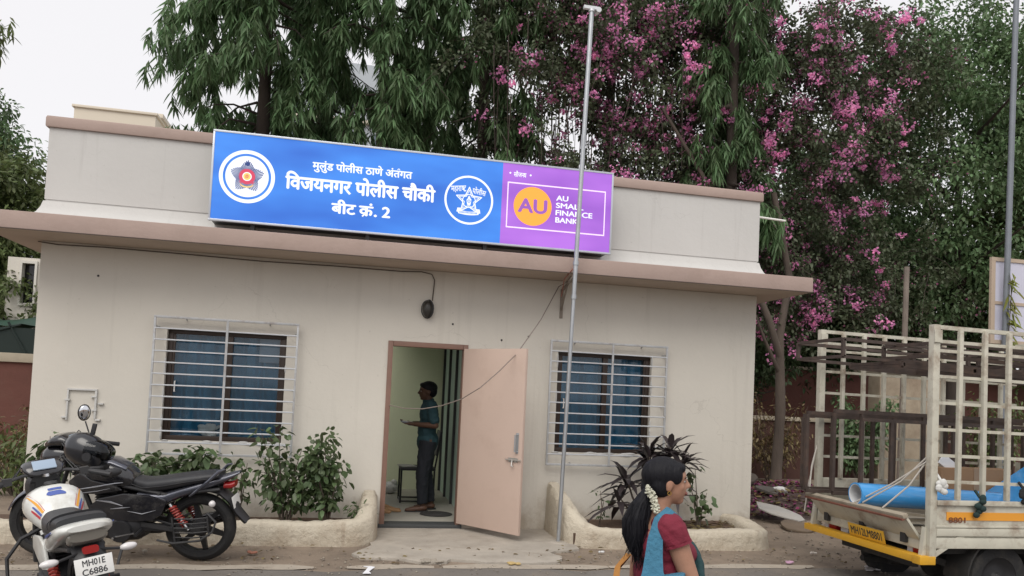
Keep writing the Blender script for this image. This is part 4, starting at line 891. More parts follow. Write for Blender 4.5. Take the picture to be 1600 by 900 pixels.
def plate(par, c, ux, uy, w, h, lines, mp, name='number_plate', world=False, ts=.36):
    ux, uy, c = Vector(ux).normalized(), Vector(uy).normalized(), Vector(c); n = ux.cross(uy); Mx = Matrix((ux, uy, n)).transposed()
    m = MB(); m.obox(c, (w, h, .004), Mx); po = build(name, m, mp, par, world=world, bevel=.0015)
    k = len(lines)
    for i, (s, f) in enumerate(lines): plate_text('number', s, c+uy*h*((k-1)/2-i)*.46+n*.0005, ux, uy, w*f, h*ts, po, world=world)
    return po
def P3(*a): return [Vector(p) for p in a]
def moto(name, loc, rz, lean, label, white):
    t = root(name, loc, label, 'motorcycle', None, rz, lean); B = lambda n, mb, m, par=t, **k: build(n, mb, m, par, world=False, **k)
    body = M_WHITEP if white else M_GREYBODY
    wheel(t, 0, .052); wheel(t, 1.30, .044)
    # frame, engine, exhaust
    m = MB(); m.tube(P3((1.06,0,.86),(1.0,0,.62),(.88,0,.32),(.72,0,.2),(.5,0,.2)), .022, 8)
    for s in (-1, 1): m.tube(P3((.98,.03*s,.74),(.62,.1*s,.66),(.25,.11*s,.6),(-.18,.09*s,.66)), .016, 8); m.tube(P3((.5,.09*s,.24),(.42,.1*s,.5),(.3,.11*s,.62)), .018, 8)
    B('frame', m, M_DARK)
    for s in (-1, 1): m = MB(); m.tube(P3((.46,.10*s,.34),(.2,.115*s,.31),(-.04,.10*s,.30)), .02, 6, square=True); B('swing_arm', m, M_DARK)
    m = MB(); m.loft([(.44,.29,.07,.09,3),(.5,.3,.115,.14,3),(.66,.3,.13,.16,3),(.8,.31,.11,.13,3),(.86,.32,.07,.08,3)]); m.lathe([(.0,-.17),(.09,-.165),(.1,-.14),(.1,.14),(.09,.165),(.0,.17)], (.62,0,.28), 'y', 24); eo = B('engine', m, M_ENG)
    m = MB()
    for k in range(7): m.loft([(.66,.42+.024*k,.006,.085,4),(.68,.42+.024*k,.007,.10,4),(.84,.43+.024*k,.007,.10,4),(.86,.43+.024*k,.006,.085,4)])
    m.loft([(.69,.5,.12,.06,3),(.83,.51,.12,.06,3)]); m.loft([(.68,.6,.03,.085,3),(.84,.61,.03,.085,3)]); B('cylinder', m, M_ENG, eo)
    m = MB(); m.tube(P3((.85,-.03,.48),(.95,-.06,.42),(.92,-.12,.24),(.75,-.15,.18),(.4,-.155,.2),(.3,-.16,.23)), .02, 10); B('exhaust_pipe', m, M_DARK)
    m = MB(); m.tube(P3((.32,-.165,.22),(.26,-.17,.24),(.0,-.175,.315),(-.22,-.18,.375),(-.245,-.18,.38)), [.025,.052,.058,.054,.046], 18)
    mo = B('silencer', m, M_BLKBODY); m = MB(); m.tube(P3((-.235,-.18,.378),(-.258,-.18,.386)), [.047,.036], 18); m.tube(P3((-.24,-.18,.38),(-.27,-.18,.388)), .018, 12); B('end_cap', m, M_CHROME if white else M_DARK, mo)
    # fork, mudguard
    for s in (-1, 1): m = MB(); m.tube(P3((1.30,.075*s,.30),(1.24,.075*s,.5)), .026, 10); m.tube(P3((1.24,.075*s,.5),(1.10,.075*s,.92)), .018, 10); B('fork', m, M_DARK)
    m = MB(); rr_ = []
    for a in np.linspace(.35, 2.5, 14):
        c = Vector((1.30, 0, .30)); d = Vector((math.cos(a), 0, math.sin(a))); rr_.append([c+d*.325+Vector((0,y,0))-d*(abs(y)/.06)**2*.028 for y in (-.06,-.045,-.02,.02,.045,.06)]+[c+d*.319+Vector((0,y,0))-d*(abs(y)/.06)**2*.028 for y in (.06,.045,.02,-.02,-.045,-.06)])
    m.rings(rr_); B('front_mudguard', m, body)
    # tank
    m = MB(); m.loft([(.535,.70,.05,.09,2.4),(.56,.705,.08,.115,2.5),(.64,.73,.11,.145,2.4),(.76,.755,.13,.165,2.3),(.87,.755,.125,.165,2.3),(.97,.735,.10,.14,2.2),(1.03,.72,.06,.09,2.1)] if not white else
                         [(.53,.70,.045,.09,2.4),(.56,.71,.08,.12,2.5),(.64,.75,.125,.155,2.3),(.76,.785,.145,.185,2.25),(.88,.785,.135,.185,2.2),(.98,.76,.10,.15,2.1),(1.04,.74,.06,.09,2)], n=28)
    tank = B('fuel_tank', m, M_BLKBODY if not white else body, smooth=60)
    m = MB(); m.lathe([(0,.0),(.04,.0),(.045,-.012),(.03,-.02),(0,-.02)], (0,0,0), 'z', 20); z = .885 if not white else .933; m.v = [(p[0]+.85, p[1], p[2]+z+.01) for p in m.v]; B('filler_cap', m, M_CHROME if not white else M_DARK, tank)
    if not white:      # broad silver flank on the tank top
        m = MB(); m.loft([(.60,.80,.03,.10,2.2),(.72,.845,.045,.12,2.2),(.85,.845,.045,.125,2.2),(.95,.80,.035,.10,2.2)], n=24); B('tank_cover', m, M_GREYBODY, tank, smooth=60)
        for s in (-1, 1): m = MB(); m.prism([(.99,.60),(1.04,.70),(.94,.79),(.85,.72),(.66,.68),(.60,.64),(.80,.60)], .145*s, .175*s); B('tank_shroud', m, M_BLKBODY, tank, bevel=.012)
        for s in (-1, 1):
            m = MB(); m.tube(P3((.95,.178*s,.64),(.82,.18*s,.665),(.66,.176*s,.70),(.6,.16*s,.705)), [.003,.006,.005,.002], 5); m.tube(P3((.92,.178*s,.61),(.8,.18*s,.63),(.7,.177*s,.655)), [.002,.004,.002], 5); B('decal', m, M_SILV, tank)
    else:
        def on_tank(x, phi, o=.003):      # a point on the tank's skin
            S_ = [(.53,.70,.045,.09,2.4),(.56,.71,.08,.12,2.5),(.64,.75,.125,.155,2.3),(.76,.785,.145,.185,2.25),(.88,.785,.135,.185,2.2),(.98,.76,.10,.15,2.1),(1.04,.74,.06,.09,2)]
            for a, b in zip(S_, S_[1:]):
                if a[0] <= x <= b[0]:
                    u_ = (x-a[0])/(b[0]-a[0]); q = [a[i]+(b[i]-a[i])*u_ for i in range(5)]; ca, sa = math.cos(phi), math.sin(phi); e = q[4]
                    return Vector((x, (q[3]+o)*math.copysign(abs(ca)**(2/e), ca), q[1]+(q[2]+o)*math.copysign(abs(sa)**(2/e), sa)))
        def band(f0, f1, xs, m_, o=.003):
            m = MB(); V = []; n = len(xs)
            for i, x in enumerate(xs):
                for k in range(4): V.append(on_tank(x, f0(i/(n-1))+(f1(i/(n-1))-f0(i/(n-1)))*k/3, o))
            m.add(V, [(i*4+k, i*4+k+1, i*4+k+5, i*4+k+4) for i in range(n-1) for k in range(3)]); B('decal', m, m_, tank, fix=False, smooth=60)
        xs = np.linspace(.575, .80, 9)
        for s in (0, 1):
            g = (lambda p: p) if s == 0 else (lambda p: math.pi-p)
            band(lambda u_: g(.62-.10*u_), lambda u_: g(.80-.26*u_), xs, M_DECY); band(lambda u_: g(.40-.02*u_), lambda u_: g(.58-.12*u_), np.linspace(.57,.66,5), M_DECB); band(lambda u_: g(.18), lambda u_: g(.37-.1*u_), np.linspace(.57,.66,5), M_DECR); band(lambda u_: g(.84-.2*u_), lambda u_: g(.88-.27*u_), xs, M_DECR)
        band(lambda u_: 1.5708-.20-.12*math.sin(u_*3.1), lambda u_: 1.5708+.20+.12*math.sin(u_*3.1+.6), np.linspace(.64,.69,6), M_DECB); band(lambda u_: 1.5708-.2, lambda u_: 1.5708+.2, np.linspace(.70,.725,4), M_DECB)
    # seat, tail
    if not white:
        m = MB(); m.loft([(.56,.70,.035,.085,2.6),(.5,.675,.05,.11,2.8),(.42,.66,.06,.125,2.8),(.28,.685,.06,.13,2.8),(.1,.725,.05,.135,2.8),(-.08,.76,.04,.125,2.8),(-.17,.775,.025,.11,2.6)], n=24); so = B('seat', m, M_SEAT, smooth=60)
        m = MB(); m.loft([(.5,.57,.05,.135,3),(.40,.545,.075,.14,3),(.28,.56,.06,.135,3),(.14,.62,.05,.13,3),(-.02,.675,.045,.12,3),(-.16,.725,.04,.10,2.6),(-.28,.775,.025,.07,2.4),(-.33,.80,.012,.045,2.2)], n=24); to = B('tail_cowl', m, M_GREYBODY, smooth=60)
        for s in (-1, 1):
            m = MB(); m.prism([(.88,.49),(.80,.56),(.60,.61),(.40,.60),(.24,.56),(.28,.44),(.36,.38),(.62,.36),(.80,.42)], .12*s, .15*s); so_ = B('side_panel', m, M_BLKBODY, bevel=.014)
            m = MB(); m.tube(P3((.82,.155*s,.545),(.70,.158*s,.535),(.60,.158*s,.505)), [.003,.009,.002], 5); m.tube(P3((.70,.158*s,.475),(.62,.158*s,.485),(.54,.158*s,.495)), [.002,.006,.001], 5); m.tube(P3((.56,.156*s,.46),(.44,.156*s,.44),(.33,.154*s,.475)), [.001,.004,.001], 5); B('decal', m, M_SILV, so_)
            m = MB(); m.tube(P3((.06,.13*s,.60),(.0,.155*s,.65),(-.1,.155*s,.74),(-.18,.14*s,.825),(-.22,.11*s,.84)), [.008,.015,.015,.014,.008], 8); B('grab_rail', m, M_GREYBODY)
        tl = (-.25, .66); ps = (-.275, .545)
        m = MB(); m.loft([(-.20,.68,.03,.06,2.5),(-.26,.685,.035,.06,2.5),(-.29,.70,.03,.055,2.5)]); B('tail_light', m, M_REDL)
    else:
        m = MB(); m.loft([(.56,.755,.035,.10,2.8),(.5,.735,.05,.13,2.8),(.40,.72,.06,.145,2.8),(.26,.73,.06,.15,2.8),(.12,.765,.055,.15,2.9),(-.02,.80,.045,.15,2.9),(-.12,.815,.03,.14,2.7)], n=24); so = B('seat', m, M_SEAT, smooth=60)
        m = MB()
        for x in (.14, .02): m.loft([(x+.006,.775-.3*(x-.1),.05,.153,2.9),(x-.006,.779-.3*(x-.1),.05,.153,2.9)], n=24)
        B('seat_seam', m, M_BLACK, so)
        m = MB(); m.loft([(.52,.60,.06,.11,3),(.40,.60,.075,.145,3),(.2,.655,.07,.16,3),(.02,.715,.06,.17,3),(-.14,.765,.05,.165,2.9),(-.24,.79,.035,.145,2.6),(-.29,.80,.018,.115,2.4)], n=24); to = B('tail_cowl', m, M_WHITEP, smooth=60)
        for s in (-1, 1):
            m = MB(); m.prism([(.86,.50),(.80,.60),(.56,.63),(.40,.60),(.36,.44),(.56,.40)], .125*s, .15*s); B('side_panel', m, M_WHITEP, bevel=.012)
            m = MB(); m.tube(P3((.16,.164*s,.69),(.0,.176*s,.735),(-.14,.172*s,.78)), [.003,.010,.003], 5); B('decal', m, M_DECB, to)
        m = MB(); m.loft([(-.2,.72,.045,.11,3),(-.26,.74,.04,.11,3),(-.275,.745,.03,.10,2.8)], n=20); B('tail_light', m, mat('smoked_lens', (.16,.15,.13), .2, coat=.6), to)
        m = MB(); m.loft([(-.285,.665,.022,.045,4),(-.305,.665,.022,.045,4)]); B('reflector', m, M_REDL)
        ps = (-.335, .575)
    # rear mudguard, plate, indicators
    m = MB()
    prof = [(-.06,.66),(-.18,.63),(-.26,.56),(-.32,.46),(-.40,.37)] if not white else [(-.06,.68),(-.2,.67),(-.29,.60),(-.335,.48),(-.37,.38)]
    m.rings([[(x,-w,z-.01),(x-.012,-w*.6,z+.012),(x-.016,0,z+.016),(x-.012,w*.6,z+.012),(x,w,z-.01),(x+.02,w*.8,z-.02),(x+.02,-w*.8,z-.02)] for (x, z), w in zip(prof, (.09,.09,.085,.075,.06))]); B('rear_mudguard', m, M_BLACK, smooth=60)
    up = Vector((.25 if not white else .22, 0, 1)).normalized()
    if white: plate(t, (ps[0]-.022, 0, ps[1]), (0,-1,0), up, .205, .115, (("MH01E", .60), ("C6886", .66)), M_PLATE, ts=.33)
    else: plate(t, (ps[0]-.02, 0, ps[1]), (0,-1,0), up, .20, .10, (), M_PLATE)
    for s in (-1, 1):
        x, z = (-.14, .55) if not white else (-.26, .625)
        m = MB(); m.tube(P3((x+.02,.05*s,z+.02),(x,.17*s,z)), .009, 6); io = B('indicator', m, M_BLACK); m = MB(); m.ell((x,(.165 if not white else .215)*s,z), (.028,.032 if not white else .052,.03 if not white else .024)); B('lens', m, M_CLEARL, io)
    # shocks, guards, stand, footpegs
    for s in (-1, 1):
        m = MB(); a, b = Vector((.22,.135*s,.53)), Vector((.06,.135*s,.31)); m.tube([a, b], .014, 8); n = 60; d = (b-a); q = d.normalized(); u1 = q.cross(Vector((0,1,0))).normalized(); so_ = B('shock_absorber', m, M_CHROME)
        m = MB(); m.tube([a+d*(.12+.7*i/n)+(u1*math.cos(i*.85)+Vector((0,1,0))*math.sin(i*.85))*.027 for i in range(n+1)], .008, 5); m.tube([a+d*.1, a+d*.55], .022, 10); B('spring', m, M_REDP, so_)
    m = MB()
    for k in range(5): m.tube(P3((.16,.20,.42-.04*k),(.0,.21,.425-.04*k),(-.12,.20,.44-.04*k)), .006, 5)
    m.tube(P3((.30,.19,.23),(.16,.22,.215),(-.06,.22,.245),(-.16,.21,.32),(-.18,.19,.40),(-.10,.17,.47)), .010, 8); m.tube(P3((.18,.20,.43),(.15,.2,.22)), .008, 6); m.tube(P3((-.11,.2,.45),(-.13,.2,.28)), .008, 6)
    if not white: B('saree_guard', m, M_DARK)
    m = MB(); m.rings([[(x,.075,z-.03),(x,.11,z-.03),(x,.11,z+.035),(x,.075,z+.035)] for x, z in ((.46,.31),(.2,.31),(-.06,.305))]); B('chain_cover', m, M_BLACK, bevel=.008)
    for s in (-1, 1):
        m = MB(); m.tube(P3((.46,.10*s,.29),(.45,.26*s,.285)), .014, 8); B('footpeg', m, M_BLACK)
        m = MB(); m.tube(P3((.20,.12*s,.34),(.17,.24*s,.345)), .013, 8); m.tube(P3((.42,.11*s,.40),(.18,.125*s,.34)), .01, 6); B('pillion_peg', m, M_BLACK)
    m = MB(); m.tube(P3((.60,.08,.24),(.60,.24,.02),(.585,.27,.015)), [.014,.012,.012], 8); m.obox((.59,.265,.012), (.07,.04,.008)); B('side_stand', m, M_DARK)
    # bars, lamp, mirrors
    m = MB(); m.tube(P3((.90,.36,.93),(.97,.30,.955),(1.05,.14,.985),(1.05,0,.975),(1.05,-.14,.985),(.97,-.30,.955),(.90,-.36,.93)), .012, 8); hb = B('handlebar', m, M_DARK)
    for s in (-1, 1):
        m = MB(); m.tube(P3((.985,.285*s,.951),(.87,.395*s,.917)), .019, 10); B('grip', m, M_BLACK, hb)
        m = MB(); m.tube(P3((1.02,.24*s,.965),(1.03,.32*s,.95),(.97,.41*s,.925)), .006, 6); m.obox((1.0,.245*s,.965), (.05,.06,.05)); B('lever', m, M_DARK, hb)
        if s > 0 and not white: continue      # its other mirror is gone
        m = MB()
        if not white: m.tube(P3((1.02,.20*s,.97),(1.10,.25*s,1.14)), .006, 6); c = Vector((1.12,.27*s,1.215))
        else: m.tube(P3((1.03,.20*s,.97),(1.04,.33*s,.96)), .006, 6); c = Vector((1.02,.43*s,.905))
        mo = B('mirror', m, M_BLACK)
        Mr = Matrix.Rotation(R(-48 if not white else 0), 3, 'Z'); m = MB()
        if not white: m.ell(c, (.022,.055,.075), Mr); B('mirror_shell', m, M_BLACK, mo); m = MB(); m.ell(c-Mr @ Vector((.012,0,0)), (.014,.047,.066), Mr); B('mirror_face', m, M_MIRR, mo)
        else: m.ell(c, (.03,.075,.035)); B('mirror_shell', m, M_BLACK, mo)
    m = MB(); m.loft([(1.10,.87,.10,.10,2.6),(1.17,.87,.115,.115,2.5),(1.26,.86,.11,.11,2.3),(1.31,.85,.085,.085,2.2)] , n=24); ho = B('headlamp', m, M_BLACK if white else M_BLKBODY, smooth=60)
    m = MB(); m.ell((1.305,0,.85), (.03,.082,.08)); B('lens', m, M_CLEARL, ho)
    m = MB(); m.loft([(1.02,.99,.015,.10,3),(1.06,1.01,.035,.13,3),(1.12,1.03,.05,.14,3),(1.20,1.02,.05,.13,2.6),(1.27,.985,.03,.09,2.3)], n=22); co_ = B('cockpit_cowl', m, M_BLKBODY, smooth=60)
    m = MB(); Mi = Matrix.Rotation(R(-38), 3, 'Y'); m.obox((1.045,.0,1.045), (.09,.15,.012), Mi); B('instrument_panel', m, M_LCD, co_, bevel=.004)
    m = MB(); m.lathe([(0,.0),(.022,.0),(.024,-.02),(0,-.02)], (0,0,0), 'z', 14); m.v = [(p[0]+1.0, p[1], p[2]+.985) for p in m.v]; B('ignition_switch', m, M_CHROME, hb)
    for k, (y0, y1) in enumerate(((.22,.05),(.20,-.03),(-.22,-.05),(-.19,.04))): m = MB(); m.tube(P3((1.02,y0,.97),(1.10,y0*.7,1.02+.02*k),(1.16,y1,.93),(1.10,y1,.78),(.98,y1*.8,.66)), .005, 5); B('cable', m, M_BLACK, hb)
    m = MB(); m.tube(P3((.50,.155,.27),(.56,.16,.26),(.66,.165,.235)), .009, 6); m.tube(P3((.655,.13,.235),(.66,.20,.235)), .011, 6); B('gear_pedal', m, M_CHROME)
    m = MB(); m.tube(P3((.55,.115,.685),(.45,.128,.655),(.28,.132,.68),(.1,.137,.72),(-.1,.125,.755)), .004, 5)
    if not white: B('seat_piping', m, M_ENG, so)
    if white:
        for s in (-1, 1):
            m = MB(); m.tube(P3((.92,.05*s,.62),(.95,.2*s,.56),(.94,.30*s,.44),(.92,.31*s,.30),(.86,.22*s,.24),(.82,.08*s,.24)), .013, 8); B('crash_guard', m, M_BLACK)
    return t
yb = math.atan2(-1.392+1.563, -2.886+1.604)
bk = moto('motorcycle', (-1.60,-1.563,0), yb, R(-7), 'black and dark grey motorcycle parked side on in front of the left planter', False)
whb = moto('motorcycle', (-1.85,-3.63,-.052), math.atan2(.882,-.472), R(-9), 'white motorcycle with yellow stripes seen from behind, rear plate at the lower left', True)
whb.scale = (.955, .955, .955)
# helmet hung on the black motorcycle's handlebar
hl = root('helmet', (-2.46,-1.95,.955), 'black full face helmet hanging on the black motorcycle handlebar, visor open', 'helmet', None, R(-8), 0, R(10))
m = MB(); m.loft([(-.155,.02,.05,.045,2),(-.14,.02,.085,.08,2),(-.10,.02,.118,.108,2.1),(-.02,.015,.138,.125,2.2),(.06,0,.132,.122,2.2),(.12,-.015,.11,.105,2.2),(.155,-.04,.07,.085,2.2)], n=28); ho = build('shell', m, mat('helmet_black', (.007,.008,.012), .28, coat=.6), hl, world=False, smooth=70)
m = MB(); m.loft([(.03,.03,.09,.128,2.3),(.10,.03,.085,.118,2.3),(.165,.025,.07,.10,2.2),(.20,.02,.05,.075,2.1)], n=24); build('visor', m, glass_mat('visor_clear', (.45,.47,.5)), hl, world=False, smooth=70)
for y in (-.128, .128): m = MB(); m.lathe([(0,-.008),(.035,-.008),(.035,.008),(0,.008)], (.07,y,-.02), 'y', 18); build('visor_pivot', m, M_ENG, hl, world=False)
m = MB(); m.loft([(.10,-.11,.035,.10,2.4),(.16,-.10,.035,.085,2.4),(.185,-.09,.025,.06,2.2)], n=20); build('chin_bar', m, M_BLACK, hl, world=False, smooth=60)
m = MB(); m.tube(P3((0,-.08,-.12),(-.03,-.06,-.19),(0,.05,-.17),(.02,.08,-.12)), .008, 5); build('strap', m, M_BLACK, hl, world=False)
m = MB(); m.obox((-.01,.06,.16), (.034,.02,.13)); build('vent_clip', m, M_ENG, hl, world=False, bevel=.004)
# ---------------------------------------------------------------- people
M_SKIN = mat('brown_skin', (.10,.05,.032), .5, spec=.35, var=.06, vscale=12); M_SKIN2 = mat('light_brown_skin', (.34,.185,.125), .55, spec=.3, var=.12, vscale=18, bump=.12, bscale=140, dirt=(.26,.12,.08), dirt_amt=.4, dirt_scale=9)
M_HAIR = mat('black_hair', (.006,.006,.009), .55, spec=.22, bump=.5, bscale=60, stretch=(1,1,.12)); M_EYEW = mat('eye_white', (.32,.29,.27), .4); M_IRIS = mat('iris', (.02,.012,.01), .2); M_LIP = mat('lip', (.20,.07,.06), .5)
def head(mb, c, s=1.0, tilt=0, turn=0):
    """skull, jaw, brow, nose, lips, chin and ears facing +x about the point c (centre of the skull)"""
    M = Matrix.Rotation(turn, 3, 'Z') @ Matrix.Rotation(tilt, 3, 'Y'); c = Vector(c)
    def q(*p): return c + M @ (Vector(p)*s)
    mb.ell(q(-.008,0,.02), (.100*s,.076*s,.094*s), M, 20, 14); mb.ell(q(.025,0,-.035), (.068*s,.060*s,.078*s), M, 18, 12); mb.ell(q(.052,0,-.092), (.032*s,.030*s,.024*s), M); mb.ell(q(.058,0,.028), (.034*s,.058*s,.030*s), M)
    mb.cap(q(.082,0,.022), .008*s, q(.107,0,-.022), .0125*s, 8); mb.ell(q(.097,.010,-.026), (.012*s,.009*s,.008*s), M); mb.ell(q(.097,-.010,-.026), (.012*s,.009*s,.008*s), M)
    for y in (-1, 1):
        mb.ell(q(.050,.034*y,-.025), (.030*s,.024*s,.026*s), M); mb.ell(q(-.008,.077*y,-.018), (.020*s,.009*s,.032*s), M)
    mb.ell(q(.080,0,-.052), (.015*s,.024*s,.007*s), M); mb.ell(q(.077,0,-.065), (.015*s,.021*s,.008*s), M); return q
def hand(mb, wrist, dirn, palm_n, s=1.0, curl=.5, side=1):
    """palm, four unequal bent fingers and a thumb from the side of the palm; dirn points along the fingers, palm_n out of the palm"""
    w = Vector(wrist); d = Vector(dirn).normalized(); n = Vector(palm_n).normalized(); a = d.cross(n).normalized()*side
    mb.cap(w, .024*s, w+d*.045*s, .026*s, 10)
    for k in (-1.5, -.5, .5, 1.5): mb.cap(w+d*.02*s+a*.011*k*s, .014*s, w+d*.085*s+a*.0185*k*s, .0125*s, 8)
    for k, L in zip((1.5, .5, -.5, -1.5), (.070,.080,.074,.058)):
        p = w+d*.088*s+a*.0195*k*s; x = d
        for i, f in enumerate((.45,.32,.23)):
            ang = curl*(.55+.35*i); x = (x*math.cos(ang)+n*math.sin(ang)).normalized(); p2 = p+x*L*f*s; mb.cap(p, (.0092-.0008*i)*s, p2, (.0086-.0009*i)*s, 8); p = p2
    p = w+d*.025*s+a*.026*s; x = (d*.6+a*.7+n*.35).normalized(); p2 = p+x*.04*s; mb.cap(p, .0125*s, p2, .0105*s, 8); x2 = (d*.9+a*.15+n*.4).normalized(); mb.cap(p2, .0105*s, p2+x2*.032*s, .008*s, 8)
def limb(mb, pts, rs, seg=14):
    for a, b, r0, r1 in zip(pts, pts[1:], rs, rs[1:]): mb.cap(a, r0, b, r1, seg)
def eyes(par, q, s):
    for y in (-1, 1):
        m = MB(); m.ell(q(.074,.031*y,.003), (.011*s,.012*s,.008*s)); e = build('eye', m, M_EYEW, par, world=False); m = MB(); m.ell(q(.0825,.0315*y,.003), (.004*s,.0055*s,.0055*s)); build('iris', m, M_IRIS, e, world=False)
        m = MB(); m.tube([q(.083,.018*y,.020), q(.085,.032*y,.024), q(.076,.05*y,.019)], [.002*s,.003*s,.0015*s], 6); build('eyebrow', m, M_HAIR, par, world=False)
from mathutils import noise as mnoise
def skin(name, mb, m, par, voxel, it=4, folds=0.0):
    me = remesh(mb, voxel, it)
    if folds:      # creases in cloth, drawn out along the hang of the garment
        nrm = [v.normal.copy() for v in me.vertices]
        for v, vn in zip(me.vertices, nrm):
            p = v.co.copy(); n_ = mnoise.noise(Vector((p.x*26, p.y*26, p.z*8)))+.6*mnoise.noise(Vector((p.x*11+5, p.y*11, p.z*24+p.x*20))); v.co = p+vn*folds*(n_-.1)
    return mesh_obj(name, me, m, par, False, 180)

# young man standing indoors, in profile, leafing through a booklet
man = root('person', (.60, 1.02, .062), 'man in dark teal shirt and dark trousers standing inside the doorway holding a booklet', 'person', None, math.pi)
H = .965
b = MB(); q = head(b, (.03,0,1.545*H+.01), H, .04)
limb(b, P3((0,0,1.32),(.012,0,1.415),(.022,0,1.47)), [.055,.05,.05]); 
b.ell((0,0,1.22), (.095,.15,.17)); b.ell((.01,0,1.02), (.09,.135,.16)); b.ell((-.01,0,.88), (.10,.145,.10))
for s in (-1, 1):
    limb(b, P3((-.01,.155*s,1.335),(-.06,.20*s,1.08),(.165,.115*s,1.085)), [.05,.040,.028]); hand(b, (.185,.105*s,1.087), (.9,-.35*s,.05), (0,0,1 if s > 0 else .2), H, .55, s)
fx = {1: (.05,.10), -1: (-.06,-.09)}
for s in (-1, 1):
    x, y = fx[s]; limb(b, P3((0,.085*s,.86),(x*.6+.02,y,.46),(x-.02,y,.09)), [.085,.056,.038]); limb(b, P3((x-.04,y,.045),(x+.09,y+.01*s,.03),(x+.155,y+.012*s,.022)), [.038,.036,.024])
mb_ = skin('body', b, M_SKIN, man, .0068); mb_.name = 'body'
eyes(man, q, H)
m = MB(); m.ell(q(-.022,0,.050), (.104*H,.084*H,.088*H), None, 22, 14); m.ell(q(-.055,0,.0), (.066*H,.078*H,.085*H), None, 20, 12); m.ell(q(.045,0,.085), (.045*H,.06*H,.032*H)); skin('hair', m, M_HAIR, man, .008, 2)
m = MB(); m.ell((.0,0,1.22), (.108,.168,.185)); m.ell((.012,0,1.02), (.108,.154,.20)); m.ell((-.002,0,.87), (.128,.170,.15))
for s in (-1, 1): limb(m, P3((-.01,.155*s,1.335),(-.048,.192*s,1.14)), [.066,.062])
m.tube(P3((.005,0,1.36),(.016,0,1.405)), [.075,.066], 14)
mt = skin('shirt', m, mat('teal_shirt', (.016,.05,.062), .85, var=.12, vscale=6, bump=.4, bscale=14), man, .009, 2, .009)
m = MB(); m.ell((-.008,0,.87), (.112,.152,.115))
for s in (-1, 1):
    x, y = fx[s]; m.tube(P3((0,.085*s,.88),(x*.6+.02,y,.47),(x-.015,y,.10)), [.102,.074,.062], 16)
skin('trousers', m, mat('dark_trousers', (.010,.012,.018), .85, bump=.4, bscale=16), man, .009, 2, .009)
for s in (-1, 1):
    x, y = fx[s]; m = MB(); m.loft([(x-.085,.009,.008,.034,2.5),(x+.03,.009,.008,.044,2.5),(x+.13,.009,.008,.046,2.5),(x+.178,.009,.006,.026,2.2)]); m.v = [(p[0], p[1]+y, p[2]) for p in m.v]; m.tube(P3((x+.05,y-.046,.02),(x+.07,y,.072),(x+.05,y+.046,.02)), .008, 6); build('sandal', m, M_BLACK, man, world=False)
man.scale = (1.1, 1.12, 1)
bk_ = root('booklet', (.33, 1.02, 1.165), 'pale printed booklet held open by the man in the doorway', 'booklet', None, R(180), 0, R(-6))
m = MB(); m.obox((0,.0,0), (.15,.22,.012)); build('cover', m, mat('booklet_cover', (.25,.30,.36), .6), bk_, world=False); m = MB(); m.obox((0,0,.010), (.142,.212,.006)); build('page', m, mat('paper', (.62,.60,.55), .8), bk_, world=False)

# woman walking past close to the camera, seen from behind her right shoulder
wom = root('person', (.925, -5.69, -.108), 'woman in maroon top walking past with jasmine in her long black ponytail', 'person', None, R(2))
HS = .85
b = MB(); q2 = head(b, (.020,0,1.343), HS, .0, R(-14))
limb(b, P3((-.03,0,1.17),(-.012,0,1.245),(.0,0,1.29)), [.058,.046,.044])
b.ell((-.02,0,1.095), (.088,.128,.12)); b.ell((.005,0,.95), (.10,.13,.15)); b.ell((-.02,0,.78), (.125,.16,.12)); b.ell((.06,.058,1.045), (.06,.058,.058)); b.ell((.06,-.058,1.045), (.06,.058,.058))
for s in (-1, 1): b.ell((-.025,.075*s,1.175), (.045,.07,.035))
ARM = {-1: ((-.015,-.128,1.168),(.062,-.172,.945),(.165,-.15,.76)), 1: ((-.015,.128,1.168),(-.02,.185,.94),(-.03,.19,.74))}
for s in (-1, 1):      # right forearm swings forward, left arm hangs
    sh_, el, wr = ARM[s]; limb(b, [Vector(sh_), Vector(sh_).lerp(Vector(el), .5), Vector(el), Vector(wr)], [.047,.043,.037,.026]); hand(b, wr, (.25,0,-.95) if s < 0 else (0,0,-1), (0,-s,0), .9, .45, 1)
for s in (-1, 1):
    x = .16*s; limb(b, P3((0,.085*s,.74),(x*.6+.03,.09*s,.41),(x-.05,.09*s,.08)), [.098,.060,.038]); limb(b, P3((x-.07,.09*s,.04),(x+.06,.095*s,.03),(x+.12,.10*s,.022)), [.036,.034,.022])
skin('body', b, M_SKIN2, wom, .006); eyes(wom, q2, HS*.9)
m = MB(); m.ell(q2(.088,0,-.058), (.009,.021,.010)); build('lips', m, M_LIP, wom, world=False)
m = MB(); m.ell(q2(-.026,0,.030), tuple(k_*HS/.92 for k_ in (.102,.080,.085)), None, 24, 16); m.ell(q2(-.05,0,-.025), tuple(k_*HS/.92 for k_ in (.064,.070,.068)), None, 20, 12); m.ell(q2(.042,0,.068), tuple(k_*HS/.92 for k_ in (.038,.062,.028)), None, 18, 10); m.ell(q2(.030,-.060,.030), tuple(k_*HS/.92 for k_ in (.034,.016,.040))); m.ell(q2(.030,.060,.030), tuple(k_*HS/.92 for k_ in (.034,.016,.040))); m.ell(q2(-.035,-.058,-.02), tuple(k_*HS/.92 for k_ in (.048,.024,.053))); m.ell(q2(-.035,.058,-.02), tuple(k_*HS/.92 for k_ in (.048,.024,.053))); m.ell(q2(-.095,0,-.035), tuple(k_*HS/.92 for k_ in (.036,.042,.045)))
skin('hair', m, M_HAIR, wom, .0065, 3)
m = MB(); r_ = random.Random(4)
